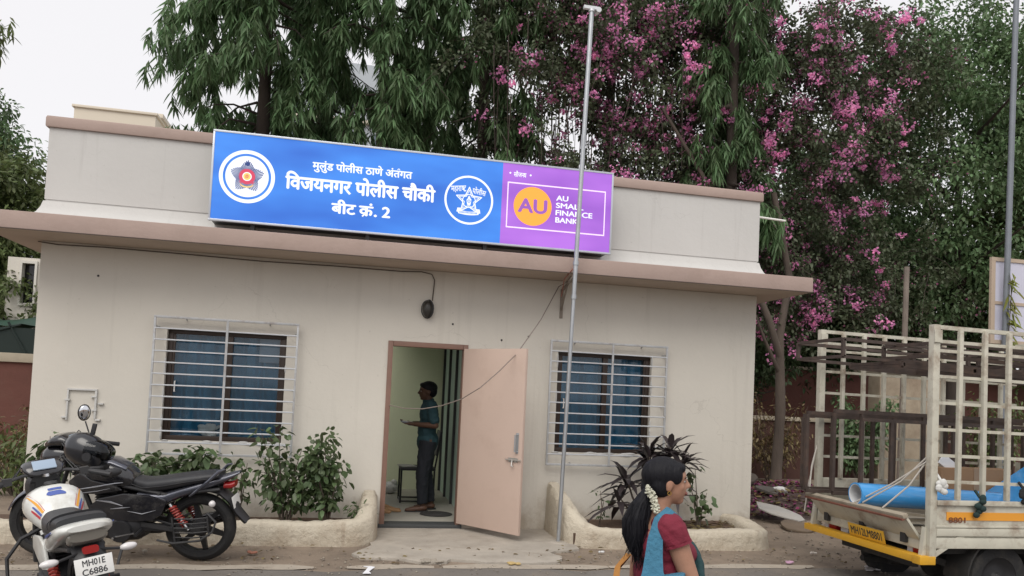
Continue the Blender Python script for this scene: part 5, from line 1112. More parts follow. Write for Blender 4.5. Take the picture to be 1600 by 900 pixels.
PT = P3((-.070,-.005,1.290),(-.100,-.01,1.240),(-.122,-.015,1.18),(-.126,-.02,1.12),(-.112,-.02,1.07),(-.098,-.02,1.03))
limb(m, PT, [.030,.038,.046,.046,.034,.012], 16); m.ell((-.130,-.012,1.15), (.036,.042,.07)); m.ell((-.126,-.02,1.10), (.032,.038,.06))
skin('ponytail', m, M_HAIR, wom, .008, 2)
m = MB()
for k in range(230):      # single strands and flyaway ends
    a = r_.uniform(0, 6.28); w = r_.uniform(.75, 1.12); o_ = Vector((math.cos(a), math.sin(a)*.9, 0)); rr3 = (.031,.042,.052,.052,.042,.030); e = r_.randint(3, 5)
    pts = [PT[i]+o_*rr3[i]*w+Vector((r_.uniform(-.004,.004), r_.uniform(-.004,.004), 0)) for i in range(e+1)]; pts.append(pts[-1]+Vector((r_.uniform(-.02,.02), r_.uniform(-.015,.015), -r_.uniform(.015,.06)))); m.tube(pts, [.0016]*(len(pts)-1)+[.0006], 3)
for k in range(90):
    a = r_.uniform(-1.9, 1.9); e0 = r_.uniform(.2, 1.35); pts = [q2(-.026+.104*math.cos(e)*math.cos(a+3.14)*(1 if e < 1.4 else 1), .084*math.cos(e)*math.sin(a+3.14), .030+.089*math.sin(e)) for e in (e0, e0-.25, e0-.5)]; m.tube(pts, [.0012,.0014,.0006], 3)
build('hair_strands', m, M_HAIR, wom, world=False, fix=False, smooth=60)
m = MB()
for k in range(120):
    a = k/119; p = Vector((-.098+.036*a+.012*math.sin(a*3.1), -.045-.022*a, 1.318-.092*a)); d_ = Vector((r_.uniform(-1,1), r_.uniform(-1,.5), r_.uniform(-1,1)))*.012
    Mq = Matrix.Rotation(r_.random()*3, 3, 'X') @ Matrix.Rotation(r_.random()*3, 3, 'Z'); m.ell(p+d_, (.0075,.0035,.0045), Mq, 6, 4); m.ell(p+d_, (.0035,.0075,.0045), Mq, 6, 4)
build('flower_garland', m, mat('jasmine', (.70,.70,.58), .7, island=.18, transl=.3), wom, world=False)
m = MB(); m.lathe([(.0085,-.002),(.0085,.002),(.006,.002),(.006,-.002)], (0,0,0), 'y', 12); m.v = [tuple(q2(p[0]/HS-.006, p[1]/HS-.083, p[2]/HS-.052)) for p in m.v]; build('earring', m, mat('gold', (.7,.45,.12), .25, 1), wom, world=False)
M_MAR = mat('maroon_cotton', (.165,.012,.030), .85, var=.2, vscale=9, bump=.6, bscale=26)
m = MB(); m.ell((-.02,0,1.075), (.100,.142,.118)); m.ell((.005,0,.95), (.112,.142,.17)); m.ell((-.02,0,.77), (.142,.176,.14)); m.ell((.06,.058,1.045), (.071,.069,.070)); m.ell((.06,-.058,1.045), (.071,.069,.070)); m.tube(P3((-.01,0,.52),(-.02,0,.78)), [.20,.155], 20)
for s in (-1, 1): m.ell((-.018,.118*s,1.165), (.060,.062,.062)); m.ell((-.028,.080*s,1.172), (.050,.062,.048)); m.tube([Vector(ARM[s][0]), Vector(ARM[s][0]).lerp(Vector(ARM[s][1]), .30)], [.060,.057], 16)
skin('kameez', m, M_MAR, wom, .0065, 2, .0065)
for s in (-1, 1): m = MB(); p = Vector(ARM[s][0]).lerp(Vector(ARM[s][1]), .29); d = (Vector(ARM[s][1])-Vector(ARM[s][0])).normalized(); m.tube([p-d*.004, p+d*.006], .0595, 18); build('cuff', m, M_MAR, wom, world=False)
m = MB()
for s in (-1, 1): x = .16*s; m.tube(P3((0,.085*s,.74),(x*.6+.03,.09*s,.41),(x-.05,.09*s,.10)), [.115,.085,.05], 16)
skin('trousers', m, mat('dark_green_cotton', (.010,.032,.034), .85, bump=.3, bscale=20), wom, .010, 2)
for s in (-1, 1): x = .16*s; m = MB(); m.loft([(x-.11,.012,.012,.034,2.5),(x,.012,.012,.042,2.5),(x+.13,.010,.010,.03,2.3)]); m.v = [(p[0], p[1]+.093*s, p[2]) for p in m.v]; build('sandal', m, M_BLACK, wom, world=False)
# dark green stole down the front, mustard end trailing behind
def ribbon(mb, pts, w, th, up): 
    n = len(pts); P = [Vector(p) for p in pts]; rg = []
    for i in range(n):
        d = (P[min(n-1, i+1)]-P[max(0, i-1)]).normalized(); s_ = d.cross(Vector(up)).normalized(); k = w[i] if isinstance(w, list) else w; nn = d.cross(s_)
        rg.append([P[i]+s_*k+nn*.004*math.sin(i), P[i]+nn*th, P[i]-s_*k, P[i]-nn*th*.2])
    mb.rings(rg)
m = MB(); m.ell((.138,-.005,.93), (.050,.12,.14)); m.ell((.125,.0,.80), (.07,.13,.13)); m.ell((.132,.02,1.03), (.030,.10,.06)); skin('stole', m, mat('dark_teal_stole', (.012,.045,.050), .85, bump=.5, bscale=25), wom, .008, 2, .010)
m = MB(); ribbon(m, [(-.09,.12,1.0),(-.145,.10,.95),(-.172,.06,.88),(-.195,.04,.78),(-.21,.03,.66)], [.03,.042,.046,.05,.06], .02, (1,0,.2)); build('stole_end', m, mat('mustard_stole', (.42,.19,.045), .85, bump=.4, bscale=25), wom, world=False)
# blue cloth shoulder bag
bag = root('shoulder_bag', (.82, -5.90, .70), 'blue cloth bag hanging from the right shoulder of the woman in maroon', 'bag', None, R(2))
M_BAG = mat('blue_canvas', (.045,.165,.26), .9, var=.2, vscale=11, bump=.8, bscale=45)
o = WM[wom.name] ; inv = WM[bag.name].inverted()
def wl_(*p): return inv @ (o @ Vector(p))
m = MB()
def strap(pts, w): 
    n = len(pts); V = []
    for i, p in enumerate(pts):
        a, b_ = Vector(pts[max(0, i-1)]), Vector(pts[min(n-1, i+1)]); d = (b_-a).normalized(); c = Vector((.0, 0, 1.05)); nn = (Vector(p)-c); nn = (nn-d*nn.dot(d)).normalized(); s_ = d.cross(nn); k = w[i]
        V.append([wl_(*(Vector(p)+s_*k+nn*.002)), wl_(*(Vector(p)+s_*k*.4+nn*.009)), wl_(*(Vector(p)-s_*k*.5+nn*.007)), wl_(*(Vector(p)-s_*k+nn*.002)), wl_(*(Vector(p)-nn*.002))])
    m.rings(V)
strap([(.085,-.07,1.06),(.065,-.085,1.13),(.035,-.095,1.195),(-.015,-.102,1.232),(-.060,-.112,1.195),(-.088,-.132,1.12),(-.100,-.150,1.05),(-.112,-.172,1.0),(-.118,-.19,.965)], [.020,.022,.024,.025,.027,.031,.036,.042,.055]); build('strap', m, M_BAG, bag, world=False, smooth=70)
m = MB(); rg = []
for (z, hx, hy, cx, cy) in ((.60,.10,.04,-.08,-.205),(.66,.145,.062,-.08,-.21),(.76,.155,.068,-.075,-.213),(.84,.150,.060,-.075,-.212),(.895,.142,.045,-.072,-.207),(.922,.138,.036,-.070,-.204)):
    ring = []
    for j in range(40):
        a = 2*math.pi*j/40; w = 1+.05*math.sin(a*5+z*20)+.03*math.sin(a*11+z*37); ring.append(wl_(cx-.055+hx*math.copysign(abs(math.cos(a))**.7, math.cos(a))*w, cy+hy*math.copysign(abs(math.sin(a))**.7, math.sin(a))*w, z+.06+.02*math.cos(a)*(1 if z > .8 else 0)))
    rg.append(ring)
m.rings(rg); build('pouch', m, M_BAG, bag, world=False, smooth=70)
m = MB(); pts = [wl_(-.125+.150*math.cos(a), -.206+.055*math.sin(a), .962+.02*math.cos(a)) for a in np.linspace(0, 2*math.pi, 25)[:-1]]; m.tube(pts, .005, 6, closed=True); build('hem', m, M_BAG, bag, world=False)
m = MB(); m.obox(wl_(.0,-.272,.945), (.03,.004,.012)); build('tag', m, M_SILV, bag, world=False)

# ---------------------------------------------------------------- things seen inside the doorway
ch = root('chair', (.56, 1.85, .062), 'black tube framed office chair behind the man in the doorway', 'chair', None, math.pi)
for x in (-.22, .22):
    for y in (-.2, .2): m = MB(); m.tube([(x,y,0),(x,y,.43)], .013, 8); build('leg', m, M_BLACK, ch, world=False)
m = MB(); m.tube(P3((.22,-.2,.02),(.22,.2,.02)), .011, 6); m.tube(P3((-.22,-.2,.02),(.22,-.2,.02)), .011, 6); m.tube(P3((-.22,.2,.02),(.22,.2,.02)), .011, 6); build('floor_rail', m, M_BLACK, ch, world=False)
m = MB(); m.obox((0,0,.45), (.47,.45,.04)); build('seat', m, M_SEAT, ch, world=False, bevel=.015)
m = MB(); m.obox((-.27,0,.80), (.035,.40,.34), Matrix.Rotation(R(-8), 3, 'Y')); build('backrest', m, M_SEAT, ch, world=False, bevel=.012)
for y in (-.18, .18): m = MB(); m.tube(P3((-.22,y,.43),(-.25,y,.62),(-.285,y,.95)), .012, 8); build('back_post', m, M_BLACK, ch, world=False)
nb = MB(); nb.obox((.42,1.82,.540), (.20,.26,.012), Matrix.Rotation(.2, 3, 'Z')); tag(build('newspaper', nb, mat('paper2', (.55,.54,.50), .9)), 'folded white papers lying on the chair seat', 'paper')
dm = MB(); dm.lathe([(0,0),(.16,.0),(.20,-.002),(.20,-.008),(0,-.008)], (0,0,0), 'z', 36); dm.v = [(p[0]+.72, p[1]*1.0+.72, p[2]+.072) for p in dm.v]
for k in range(4): dm.lathe([(.045+.04*k,.071),(.055+.04*k,.076),(.065+.04*k,.071)], (.72,.72,0), 'z', 30)
tag(build('doormat', dm, mat('dark_round_mat', (.035,.032,.032), .9, bump=.5, bscale=60)), 'dark round doormat on the floor just inside the open door', 'doormat')
pb = MB(); pb.ell((.26,2.55,.15), (.12,.09,.09)); pb.ell((.30,2.52,.22), (.05,.04,.05)); tag(build('plastic_bag', pb, mat('thin_white_plastic', (.60,.60,.58), .35, bump=.8, bscale=20)), 'white plastic bag on the floor behind the chair', 'bag')
wb = MB()
for k in range(9): wb.ell((-1.90+random.uniform(-.07,.07), .155+random.uniform(-.012,.012), 1.015+random.uniform(-.04,.05)), (random.uniform(.03,.06),.016,random.uniform(.03,.055)), Matrix.Rotation(random.random()*3, 3, 'Y'))
wb.ell((-1.80,.155,1.06), (.05,.01,.018), Matrix.Rotation(-.6, 3, 'Y'))
tag(build('plastic_bag', wb, MATS['thin_white_plastic'], smooth=40), 'crumpled white carrier bag behind the glass of the left window', 'bag')
# brown dog asleep on its side just inside the threshold
dog = root('dog', (-.03, .80, .062), 'brown dog lying asleep inside the threshold with its paws stretched out', 'dog')
b = MB(); limb(b, P3((-.02,.02,.085),(-.05,.20,.09),(-.06,.42,.085)), [.088,.095,.085]); limb(b, P3((-.02,.02,.085),(.02,-.10,.08),(.05,-.16,.072)), [.075,.055,.05]); b.ell((.075,-.20,.065), (.062,.058,.05)); b.cap((.10,-.22,.055), .032, (.165,-.25,.045), .022); b.ell((.185,-.257,.05), (.012,.014,.011))
for (p0, p1, p2, r0) in (((.02,.03,.07),(.13,.0,.045),(.27,.035,.02),.040),((.0,.06,.11),(.13,.07,.07),(.26,.09,.03),.040),((-.02,.40,.07),(.09,.33,.05),(.06,.44,.028),.055),((-.02,.42,.10),(.10,.36,.08),(.09,.47,.04),.055)):
    limb(b, P3(p0, p1, p2), [r0,.026,.017]); d = Vector((.05,.012,-.004)); b.cap(p2, .018, Vector(p2)+d, .016)
b.cap((.045,-.235,.10), .022, (.03,-.275,.075), .008); b.cap((.05,-.165,.11), .022, (.01,-.15,.125), .008); limb(b, P3((-.07,.50,.07),(-.10,.62,.03),(-.02,.72,.018)), [.022,.016,.008])
skin('body', b, mat('tan_fur', (.34,.20,.10), .9, var=.2, vscale=6, bump=.5, bscale=70), dog, .007, 3)
# ---------------------------------------------------------------- goods truck parked along the road, tail towards the doorway
M_TRK = mat('cream_truck_paint', (.50,.48,.40), .5, coat=.1, var=.10, vscale=5, bump=.15, bscale=9, dirt=(.20,.13,.085), dirt_amt=.8, dirt_scale=6); M_YEL = mat('yellow_bumper', (.62,.33,.02), .45, dirt=(.3,.18,.06), dirt_amt=.4, dirt_scale=6); M_CHAS = mat('truck_underside', (.022,.021,.020), .85, dirt=(.08,.065,.05), dirt_amt=.5, dirt_scale=5)
M_BED = mat('worn_plank', (.30,.26,.20), .9, var=.2, vscale=5, dirt=(.13,.09,.06), dirt_amt=.6, dirt_scale=4); M_RUST = mat('red_oxide_edge', (.20,.075,.05), .7, var=.2, vscale=8)
TX0, TX1, TY0, TY1, TG = 4.20, 6.55, -3.40, -1.86, -.045
tk = root('goods_truck', (5.4, -2.63, TG), 'cream open cage goods truck with yellow bumper parked tail first at the right', 'truck')
T = lambda n, mb, m, par=tk, **k: build(n, mb, m, par, **k)
def twheel(x, y, out):
    wo = root_part('wheel', tk); z = TG+.285; m = MB(); hw = .08; RO = .285; m.lathe([(.17,-hw*.9),(.22,-hw),(.265,-hw*.92),(RO,-hw*.55),(RO,hw*.55),(.265,hw*.92),(.22,hw),(.17,hw*.9)], (x,y,z), 'y', 40); build('tyre', m, M_TYRE, wo)
    m = MB(); m.lathe([(0,.028*out),(.05,.034*out),(.09,.02*out),(.13,.03*out),(.172,.07*out),(.172,-.07*out),(0,-.06*out)], (x,y,z), 'y', 28); build('rim', m, M_ENG, wo); m = MB(); m.lathe([(0,.06*out),(.03,.055*out),(.045,.03*out),(0,.03*out)], (x,y,z), 'y', 16); build('hub', m, M_DARK, wo)
for x in (4.93, 7.35):
    twheel(x, TY0+.14, -1); twheel(x, TY1-.14, 1)
m = MB(); m.box(4.32, 8.2, -2.95, -2.85, .30, .43); m.box(4.32, 8.2, -2.41, -2.31, .30, .43); m.box(4.30, 4.36, -3.1, -2.15, .28, .42); m.tube([(4.93,TY0+.14,.2),(4.93,TY1-.14,.2)], .05, 10); m.ell((4.93,-2.63,.2), (.13,.13,.12)); m.box(4.36, 6.5, -3.3, -1.96, .431, .50)
for y in (-3.12, -2.14): m.tube([(4.45,y,.36),(4.9,y,.23),(5.4,y,.36)], .028, square=True)
T('chassis', m, M_CHAS, bevel=.006)
m = MB(); m.tube([(4.30,-2.45,.22),(4.6,-2.45,.2),(5.6,-2.45,.26)], .028, 10); m.loft([(4.55,.24,.07,.10,3),(4.6,.24,.08,.11,3),(4.85,.24,.08,.11,3),(4.9,.24,.07,.10,3)], n=16); m.v = [(p[0], p[1]-2.45 if abs(p[1]) < .2 else p[1], p[2]) for p in m.v]; T('exhaust', m, M_CHAS)
m = MB(); m.box(TX0+.02, TX1, TY0+.03, TY1-.03, .552, .60); T('bed_floor', m, M_BED)
def side(y, out):
    m = MB(); yy = y-.03*(out < 0); m.box(TX0+.04, TX1, y-.014, y+.014, .56, .88); 
    m.box(TX0+.04, TX1, y+(.016 if out > 0 else -.040), y+(.040 if out > 0 else -.016), .845, .885); m.box(TX0+.04, TX1, y+(.016 if out > 0 else -.034), y+(.034 if out > 0 else -.016), .60, .66); m.box(TX0+.04, TX1, y+(.016 if out > 0 else -.028), y+(.028 if out > 0 else -.016), .665, .685); m.box(TX0+.04, TX1, y+(.016 if out > 0 else -.03), y+(.03 if out > 0 else -.016), .50, .585)
    so = T('side_panel', m, M_TRK, bevel=.005); return so
s1 = side(TY0, -1); side(TY1, 1)
m = MB(); m.box(TX0+.14, TX1, TY0-.0195, TY0-.0155, .725, .79); so = T('stripe', m, mat('orange_stripe', (.70,.30,.03), .5), s1); plate_text('number', '8801', (TX0+.235, TY0-.020, .727), (1,0,0), (0,0,1), .16, .045, s1, mat('stripe_text', (.16,.05,.02), .6), world=True, bold=.03)
# cage
def cage_side(y, zt):
    po = []
    for k, x in enumerate([TX0+.01]+[TX0+.255+.235*i for i in range(9)]):
        m = MB(); h = zt if k else zt+.015; z0 = .42 if k == 0 else .886; r = .030 if k == 0 else .0175
        m.tube([(x,y,z0),(x,y,h-.02-.004*k)], r, square=True); T('cage_post', m, M_TRK, bevel=.003)
    n = 0
    for z in (zt-.02, zt-.135, zt-.21, zt-.42, zt-.635, zt-.85, zt-1.06, zt-1.27):
        m = MB(); m.tube([(TX0+.0,y+.024,z),(TX1,y+.024,z-.03)], .0125 if n else .0165, square=True); T('cage_rail', m, M_TRK); n += 1
    m = MB(); m.box(TX0-.025, TX0+.045, y-.045, y-.036, zt-.15, zt-.05); T('post_cap', m, M_TRK)
cage_side(TY0, 2.30); cage_side(TY1-.02, 2.37)
for z in (2.33, 1.5): 
    m = MB(); m.tube([(TX1,TY0,z),(TX1,TY1,z)], .02, square=True); T('cage_rail', m, M_TRK)
m = MB(); m.box(TX1+.0, TX1+.02, TY0, TY1, .6, 1.1); T('headboard', m, M_TRK)
# tail gate let down part way, held by ropes
m = MB(); Mx = Matrix.Rotation(R(-38), 3, 'Y'); m.obox((4.115,(TY0+TY1)/2-.02,.648), (.022,1.34,.235), Mx); tg = T('tailgate', m, M_TRK, bevel=.004)
m = MB(); m.obox((4.035,(TY0+TY1)/2-.02,.738), (.05,1.36,.034), Matrix.Rotation(R(-20), 3, 'Y')); T('top_edge', m, M_BED, tg, bevel=.006); m = MB(); m.obox((4.022,(TY0+TY1)/2-.02,.712), (.03,1.35,.016), Matrix.Rotation(R(-20), 3, 'Y')); T('edge_strip', m, M_RUST, tg)
for y in (-2.1, -2.62, -3.15): m = MB(); m.box(4.155, 4.185, y-.03, y+.03, .50, .60); T('hinge', m, M_DARK, tg)
m = MB(); m.box(4.19, 4.25, TY0+.06, TY1-.04, .47, .58); T('rear_beam', m, M_TRK, bevel=.006)
m = MB(); m.box(4.10, 4.19, TY0-.03, TY1+.03, .375, .435); bp = T('bumper', m, M_YEL, bevel=.008); m = MB(); m.box(4.09, 4.235, TY0-.034, TY0+.055, .371, .439); T('bumper_end', m, M_YEL, bp, bevel=.006)
for y in (TY0+.03, TY1-.03): m = MB(); m.tube([(4.16,y,.43),(4.19,y,.66)], .02, square=True); T('bumper_stay', m, M_TRK)
m = MB(); m.tube([(4.21,TY0-.01,.44),(4.5,TY0-.005,.61)], .02, square=True); T('brace', m, M_TRK)
plate(tk, (4.135,-2.72,.495), (0,-1,0), (-.25,0,1), .48, .115, (("MH12LM8801", .86),), mat('yellow_plate', (.68,.38,.03), .5), world=True, ts=.62)
for y in (TY0+.20, TY1-.20):
    m = MB(); m.box(4.235, 4.29, y-.09, y+.09, .40, .49); lo = T('tail_lamp', m, M_REDL, bevel=.006); m = MB(); m.box(4.228, 4.234, y+.02, y+.08, .405, .485); T('lamp_lens', m, M_CLEARL, lo)
m = MB(); m.box(4.235, 4.28, -2.33, -2.23, .40, .46); T('reverse_lamp', m, M_CLEARL, bevel=.005)
for y in (TY0+.14, TY1-.14):
    m = MB(); rg = []
    for a in np.linspace(-.05, math.pi+.05, 14): c = Vector((4.93, y, TG+.285)); d = Vector((math.cos(a), 0, math.sin(a))); rg.append([c+d*.345+Vector((0,-.13,0)), c+d*.345+Vector((0,.13,0)), c+d*.36+Vector((0,.13,0)), c+d*.36+Vector((0,-.13,0))])
    m.rings(rg); T('mudguard', m, M_CHAS, smooth=60)
# cab, beyond the edge of the photograph
m = MB(); m.prism([(6.62,.35),(8.35,.35),(8.35,.85),(8.05,1.0),(7.75,1.72),(6.62,1.75)], TY0+.06, TY1-.06); cab = T('cab', m, M_TRK, bevel=.04); m = MB(); m.prism([(6.9,1.05),(7.95,1.05),(7.7,1.6),(6.9,1.62)], TY0+.045, TY0+.058); m.prism([(6.9,1.05),(7.95,1.05),(7.7,1.6),(6.9,1.62)], TY1-.058, TY1-.045); T('cab_window', m, mat('dark_glass', (.02,.025,.03), .05), cab)

# load: brown steel tube frames, rolls, carton
M_TUBE = mat('brown_steel_tube', (.075,.055,.047), .6, .3, var=.25, vscale=10, dirt=(.16,.10,.07), dirt_amt=.5, dirt_scale=7)
def cuboid_frame(x0, x1, y0, y1, z0, z1, label, dx=0, slope=-.03, mids=2):
    t = root('steel_frame', ((x0+x1)/2, (y0+y1)/2, z0), label, 'steel frame', 'brown steel frames loaded on the truck'); r = .0145
    def zz(x): return slope*(x-x0)
    for y in (y0, y1):
        for z in (z0, z1): m = MB(); m.tube([(x0,y,z),(x1,y,z+zz(x1))], r, square=True); T('rail', m, M_TUBE, t)
    for i in range(mids+1):
        x = x0+(x1-x0)*i/mids
        for y in (y0, y1): m = MB(); m.tube([(x,y,z0+zz(x)),(x,y,z1+zz(x))], r, square=True); T('upright', m, M_TUBE, t)
        for z in (z0, z1): m = MB(); m.tube([(x,y0,z+zz(x)),(x,y1,z+zz(x))], r*.96, square=True); T('cross_bar', m, M_TUBE, t)
cuboid_frame(3.86, 6.45, -2.72, -2.02, 2.045, 2.20, 'shallow brown steel box frame resting high in the cage, sticking out furthest')
cuboid_frame(4.28, 6.45, -2.95, -2.25, 1.975, 2.005, 'flat brown steel frame lying just under the highest box frame', mids=3)
cuboid_frame(4.4, 6.45, -3.2, -2.55, 2.06, 2.17, 'shorter brown steel box frame nested inside the highest one', mids=2)
def panel_frame(x0, x1, y, z0, z1, xs, label):
    t = root('steel_frame', ((x0+x1)/2, y, z0), label, 'steel frame', 'brown steel frames loaded on the truck'); r = .0165
    for z in (z0, z1): m = MB(); m.tube([(x0,y,z),(x1,y,z-.02)], r, square=True); T('rail', m, M_TUBE, t)
    for x in xs: m = MB(); m.tube([(x,y,z0+.02),(x,y,z1-.02)], r*.95, square=True); T('upright', m, M_TUBE, t)
panel_frame(3.98, 6.4, -1.96, .79, 1.50, (3.98, 4.75, 5.6, 6.4), 'upright brown steel panel frame furthest from the camera, sticking out over the tailgate')
panel_frame(3.94, 6.4, -2.08, .78, 1.53, (3.94, 4.22, 4.9, 5.7), 'upright brown steel panel frame with its near corner hanging lowest past the tail')
panel_frame(4.12, 6.4, -2.24, .78, 1.56, (4.12, 4.42, 5.1, 5.9), 'upright brown steel panel frame standing third in the row')
panel_frame(4.30, 6.4, -2.40, .78, 1.49, (4.30, 4.62, 5.3, 6.1), 'upright brown steel panel frame nearest the blue roll')
m = MB()
rg = []
for (x, r) in ((4.03,.084),(4.031,.098),(4.4,.100),(5.2,.098),(6.2,.096)): rg.append([(x, -2.70+r*math.cos(a)-.05*(x-4), .835+r*math.sin(a)*1.02-.035*(x-4)) for a in np.linspace(0, 2*math.pi, 33)[:-1]])
m.rings(rg, caps=False); rollm = mat('blue_film', (.05,.28,.62), .16, coat=.8, var=.08, vscale=3)
rl_ = root('film_roll', (5.0, -2.75, .64), 'shiny blue roll of sheeting lying in the truck with its white end out', 'roll'); T('roll', m, rollm, rl_, smooth=60)
m = MB(); rg = []
for (x, r) in ((4.029,.085),(4.032,.079),(4.3,.078),(6.2,.075)): rg.append([(x, -2.70+r*math.cos(a)-.05*(x-4), .835+r*math.sin(a)*1.02-.035*(x-4)) for a in np.linspace(0, 2*math.pi, 29)[:-1]])
m.rings(rg, caps=False); T('core', m, mat('grey_white_card', (.56,.57,.58), .8), rl_, smooth=60)
bp_ = root('blue_panel', (5.6, -3.0, .85), 'glossy blue sheet leaning up at an angle inside the truck cage', 'panel'); m = MB(); m.obox((5.72,-2.95,1.02), (1.0,.62,.012), Matrix.Rotation(R(-30), 3, 'Y')); T('sheet', m, rollm, bp_)
cbx = root('cardboard_box', (5.35, -2.35, .60), 'large brown cardboard carton standing in the truck behind the blue roll', 'box'); m = MB(); m.box(4.98, 5.75, -2.62, -2.46, .602, 1.08); T('carton', m, mat('cardboard', (.26,.155,.085), .9, var=.08, vscale=3), cbx, bevel=.008); m = MB(); m.box(5.33, 5.39, -2.625, -2.4605, .601, 1.082); T('tape', m, mat('brown_tape', (.30,.20,.12), .35), cbx)
m = MB(); m.obox((5.12,-2.55,1.105), (.2,.02,.10), Matrix.Rotation(.6, 3, 'Y')); tag(build('paper_sheet', m, mat('white_sheet', (.68,.69,.72), .7)), 'white sheet of paper stuck on top of the carton in the truck', 'paper')
m = MB()
for k in range(14): m.ell((4.6+.05*k+random.uniform(-.03,.03), -3.06+random.uniform(-.06,.06), .67+random.uniform(0,.06)), (.09,.07,.035), Matrix.Rotation(random.random()*3, 3, 'Z'))
tag(build('sacking', m, mat('dark_sacking', (.035,.04,.042), .9, bump=.6, bscale=20)), 'dark crumpled sacking on the truck bed below the blue roll', 'sacking')
m = MB(); m.obox((4.45,-3.02,.70), (.5,.04,.02), Matrix.Rotation(.1, 3, 'Y')); m.obox((4.35,-2.95,.66), (.4,.12,.02)); tag(build('wood_batten', m, M_BED), 'pale wooden batten lying beside the blue roll in the truck', 'batten')
M_ROPE = mat('white_rope', (.55,.52,.47), .9)
def rope(pts, label, r=.007): m = MB(); m.tube(pts, r, 6); return tag(build('rope', m, M_ROPE), label, 'rope')
rope([(4.20,TY0+.02,1.24),(4.13,-3.15,1.0),(4.05,-2.78,.77)], 'white rope from the near cage post to the middle of the tailgate')
rope([(4.21,TY0+.03,1.22),(4.14,-3.24,.98),(4.04,-3.05,.765)], 'second white rope tied closer to the near end of the tailgate')
rope([(4.20,TY0+.0,1.21),(4.11,-3.05,.96),(4.05,-2.70,.77)], 'white rope running lowest to the tailgate in front of the blue roll')
rope([(4.19,TY1-.02,1.22),(4.12,TY1-.04,1.0),(4.05,TY1-.12,.76)], 'white rope from the far cage post down to the tailgate end')
rope([(4.20,TY1+.0,1.2),(4.1,TY1-.02,.8),(4.08,TY1-.0,.55)], 'white rope hanging straight down past the far end of the tailgate', .006)
def tie(x, z, h, label, col=(.012,.03,.028)):
    m = MB(); r_ = random.Random(int(x*10))
    for k in range(7): m.ell((x+r_.uniform(-.03,.03), TY0-.055+r_.uniform(-.01,.01), z-h*k/6+r_.uniform(-.01,.01)), (.03,.018,.025 if k else .035))
    m.tube([(x,TY0-.05,z+.01),(x+.0,TY0+.0,z+.06)], .012, 6); return tag(build('cloth_tie', m, mat('dark_cloth_tie%d' % (col[0]*1000), col, .9)), label, 'tie')
tie(4.62, .905, .13, 'dark green cloth strip knotted round the truck side rail'); tie(5.04, .98, .10, 'black cloth strip tied to the cage further along the truck', (.013,.014,.016)); tie(4.255, 1.03, .08, 'pale plastic strip knotted to the near cage post', (.55,.55,.53))

# ---------------------------------------------------------------- street pole with back of a board, far thin pole
D_ = Vector((7.82, -.42, 0))
sp_ = root('street_pole', (7.955,-.20,0), 'tall grey steel pole at the right edge carrying the back of a notice board', 'pole')
m = MB(); m.tube([(7.955,-.20,0),(7.93,-.30,2.6),(7.82,-.50,6.9),(7.78,-.6,8.5)], [.040,.038,.034,.030], 14); T('tube', m, mat('blue_grey_pole', (.21,.23,.26), .5, .4, var=.1, vscale=5), sp_)
nbd = root('notice_board', (8.4, -.25, 2.55), 'pale lavender back of a framed notice board fixed to the street pole', 'board')
m = MB(); m.box(7.82, 9.4, -.235, -.222, 2.58, 3.62); T('board', m, mat('lavender_board', (.55,.55,.66), .6, var=.05, vscale=2), nbd)
m = MB(); m.box(7.76, 9.46, -.25, -.21, 3.62, 3.67); m.box(7.76, 9.46, -.25, -.21, 2.53, 2.58); m.box(7.76, 7.82, -.249, -.211, 2.58, 3.62); m.box(7.82, 9.4, -.246, -.2355, 3.05, 3.09); T('frame', m, mat('pale_wood_frame', (.45,.36,.28), .7), nbd)
vn = root('creeper', (7.93,-.30,2.3), 'yellow green creeper leaves hanging on the street pole beside the board', 'plant'); P = []; D = []
for k in range(46): z = 3.45-1.25*(k/46); P.append((7.94+.05*math.sin(k)-.0*z, -.34+random.uniform(-.05,.02), z)); D.append((random.uniform(-.4,.8), random.uniform(-.6,.1), random.uniform(-1,-.1)))
m = MB(); m.tube([(7.97,-.30,2.2),(7.93,-.36,2.7),(7.95,-.37,3.2),(7.92,-.36,3.5)], .006, 5); T('stem', m, M_BARK, vn); V, F_ = leaves(np.array(P), np.array(D), np.array([(.2,-1,.4)]*46), rng.uniform(.12,.22,46), .05, .2, .3); np_mesh('foliage', V, F_, mat('creeper_leaf', (.20,.22,.035), .5, island=.3, transl=.3), vn)
fp2 = MB(); fp2.tube([(8.60,2.45,-.1),(8.52,2.3,2.0),(8.50,2.25,3.98)], [.05,.047,.043], 10); tag(build('thin_pole', fp2, mat('weathered_pole', (.20,.165,.14), .8, var=.2, vscale=4)), 'weathered thin pole standing behind the truck cage', 'pole')
# ---------------------------------------------------------------- rubble and litter
def slab(loc, size, rot, m_, label, jag=7):
    r_ = random.Random(jag); n = 11; V = [((.5+.16*r_.random())*size[0]*math.cos(2*math.pi*k/n), (.5+.16*r_.random())*size[1]*math.sin(2*math.pi*k/n)) for k in range(n)]
    m = MB(); m.prism(V, 0, size[2], 'xy'); m.xf(Matrix.Translation(loc) @ Matrix.Rotation(rot[2], 4, 'Z') @ Matrix.Rotation(rot[0], 4, 'X') @ Matrix.Rotation(rot[1], 4, 'Y')); return tag(build('broken_slab', m, m_, bevel=.005), label, 'slab')
M_SLAB = mat('white_sheet_slab', (.40,.385,.36), .8, var=.15, vscale=3, dirt=(.28,.24,.19), dirt_amt=.6, dirt_scale=3)
slab((5.45,.85,.13), (.46,.62,.02), (R(11),R(3),.3), M_SLAB, 'broken whitish sheet lying on the ground at the right corner of the building', 3)
slab((6.2,2.3,.22), (.45,.4,.04), (R(10),R(6),.15), mat('grey_slab', (.09,.08,.07), .9, var=.2), 'grey broken slab tilted on the petal heap', 5)
